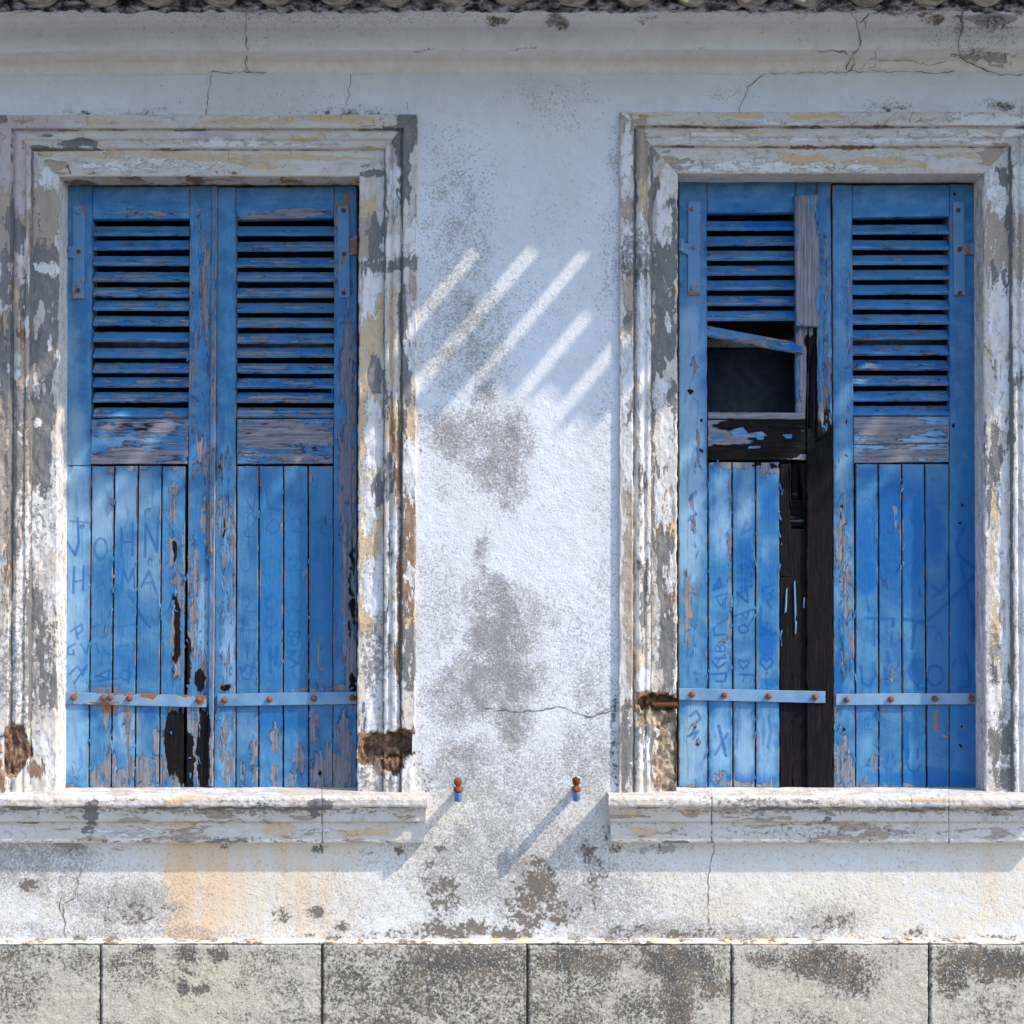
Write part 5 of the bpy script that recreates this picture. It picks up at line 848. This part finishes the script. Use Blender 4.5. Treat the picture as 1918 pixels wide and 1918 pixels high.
def flakes(parent, tabs, seed, extra=()):
    r_ = random.Random(seed); mb = MB()
    def one(u, v, ang, L, W, lift, Y):
        c, s_ = math.cos(ang), math.sin(ang); n = 5; G_ = []
        for i in range(n):
            q = i / (n - 1.0); row = []
            for j in (-1, -.4, .3, 1):
                wd = W * (1 - .75 * q ** 1.5 + .2 * math.sin(3 * j + i)); a_ = L * (q + .12 * math.sin(j * 4 + u)); b_ = wd * j
                row.append(P(u + a_ * c - b_ * s_, v + a_ * s_ + b_ * c, Y - .0008 - lift * q ** 1.6))
            G_.append(row)
        A_ = np.zeros((n, 4, 4)); A_[..., 0] = -1; A_[..., 2] = .1 + .6 * r_.random() ** 2; mb.grid(np.array(G_), A_, A_ * 0 + np.array((0, 0, 0, .25 + .4 * r_.random())))
    for cx, cy, rx, ry, st in tabs.get('wood', []):
        if st < .5 or rx > 50: continue
        for k in range(max(2, int((rx + ry) / 16))):
            th = r_.uniform(0, 2 * math.pi); u = cx + rx * .85 * math.cos(th) + r_.uniform(-3, 3); v = cy + ry * .85 * math.sin(th)
            one(u, min(v, 1468), r_.choice((th + math.pi, math.pi / 2)) + r_.uniform(-.5, .5), r_.uniform(4, 12), r_.uniform(1.2, 3.2), r_.uniform(.001, .0045), YF)
    for u, v0, v1, n in extra:
        for k in range(max(1, n // 2)): one(u + r_.uniform(-2.5, 2.5), r_.uniform(v0, v1), math.pi / 2 * r_.choice((1, -1)) + r_.uniform(-.35, .35), r_.uniform(5, 20), r_.uniform(.8, 2.2), r_.uniform(.001, .005), YF)
    o = mb.build('paint_flakes', M_wv, parent, angle=80); o['kind'] = 'stuff'
flakes(L1, T1, 1, [(171, 890, 1280, 14), (213, 890, 1280, 12), (256, 890, 1280, 12), (302, 890, 1280, 14), (385, 600, 1270, 60), (360, 600, 1270, 30), (373, 1320, 1460, 10), (210, 1350, 1460, 10), (252, 1350, 1460, 10)])
flakes(L2, T2, 2, [(415, 820, 1290, 50), (432, 900, 1290, 26), (484, 890, 1280, 6), (531, 890, 1280, 6), (415, 1340, 1460, 18), (578, 890, 1280, 8), (625, 500, 1280, 20)])
flakes(L3, T3, 3, [(1303, 860, 1280, 30), (1325, 880, 1280, 14), (1371, 880, 1280, 12), (1415, 880, 1280, 16), (1462, 900, 1280, 20), (1416, 1330, 1460, 10), (1327, 1330, 1460, 10), (1548, 620, 800, 24)])
flakes(L4, T4, 4, [(1580, 920, 1290, 60), (1592, 1000, 1290, 26), (1601, 880, 1470, 22), (1646, 880, 1470, 8), (1575, 1330, 1470, 26), (1594, 420, 780, 14)])

# ------------------------------------------------------------------ jamb cavity rod and rusty things in the wall
# dark rod added for the dark cavity in the broken jamb
mb = MB(); c = P(1262, 1320, .030); th = np.linspace(0, 2 * math.pi, 12, endpoint=False); Xs = []
for xx, r in ((-.07, .007), (0, .0085), (.010, .0095), (.012, .007), (.0121, .0001)): Xs.append(np.stack([0 * th + c[0] + xx, c[1] + r * np.cos(th), c[2] + r * np.sin(th)], -1))
mb.grid(np.array(Xs), wrap=True, flip=True); mb.build('cavity_dark_rod', M_rustd, s2)
# shutter holdbacks : spike from the wall with an upright blue shank, a bust and a head
def holdback(u, v, label, chipped, seed):
    root = thing('shutter_holdback', label, 'shutter holdback', (P(u, v, 0)[0], 0, P(u, v, 0)[2]), 'iron shutter holdbacks')
    Y = -.115; c = P(u, v, Y)           # c = foot of the upright
    mb = MB(); x = c[0]; z = c[2]
    boxmb(x - .005, x + .005, Y, .02, z + .004, z + .034, mb); mb.build('spike', M_rustd, root, smooth=False)
    mb = MB(); lathe(mb, c, [(.001, 0), (.009, .001), (.0115, .008), (.0125, .018), (.0115, .026), (.0095, .029), (.001, .029)], 'z', 20, jit=.12, seed=seed, sq=.7)
    boxmb(x - .0022, x + .0022, Y - .0105, Y, z + .0, z + .028, mb, 1); mb.build('shank', [M_blueiron, M_rust], root, angle=50)
    mb = MB(); lathe(mb, (x, Y, z + .028), [(.001, 0), (.009, .001), (.0135, .007), (.0145, .012), (.0125, .018), (.0075, .022), (.0065, .026), (.001, .027)], 'z', 26, jit=.55, seed=seed + 3, sq=.75); mb.build('bust', M_rust, root, angle=60)
    mb = MB(); pr = [(.001, 0), (.0075, .001), (.0115, .007), (.0125, .014), (.0115, .020), (.0075, .025), (.001, .027)]
    lathe(mb, (x - .0008, Y - .001, z + .052), pr, 'z', 26, jit=.45, seed=seed + 5, sq=.9)
    lathe(mb, (x + .001, Y - .0115, z + .064), [(.001, -.003), (.003, -.001), (.003, .002), (.0005, .004)], 'z', 10)
    mb.build('head', M_rustd if chipped else M_rust, root, angle=60)
    if chipped:
        mb = MB(); lathe(mb, (x + .006, Y - .005, z + .074), [(.001, 0), (.005, .001), (.006, .004), (.003, .007), (.0002, .008)], 'z', 12); mb.build('paint_chip', mat_simple('pale_blue_chip', (.25, .38, .62), (.45, .55, .72), 90, .5), root)
holdback(858, 1502, 'rusty iron holdback peg in the wall just right of the left sill, round brown head', False, 3)
holdback(1079.5, 1501, 'rusty iron holdback peg near the right sill end, pale blue chip on its head', True, 8)
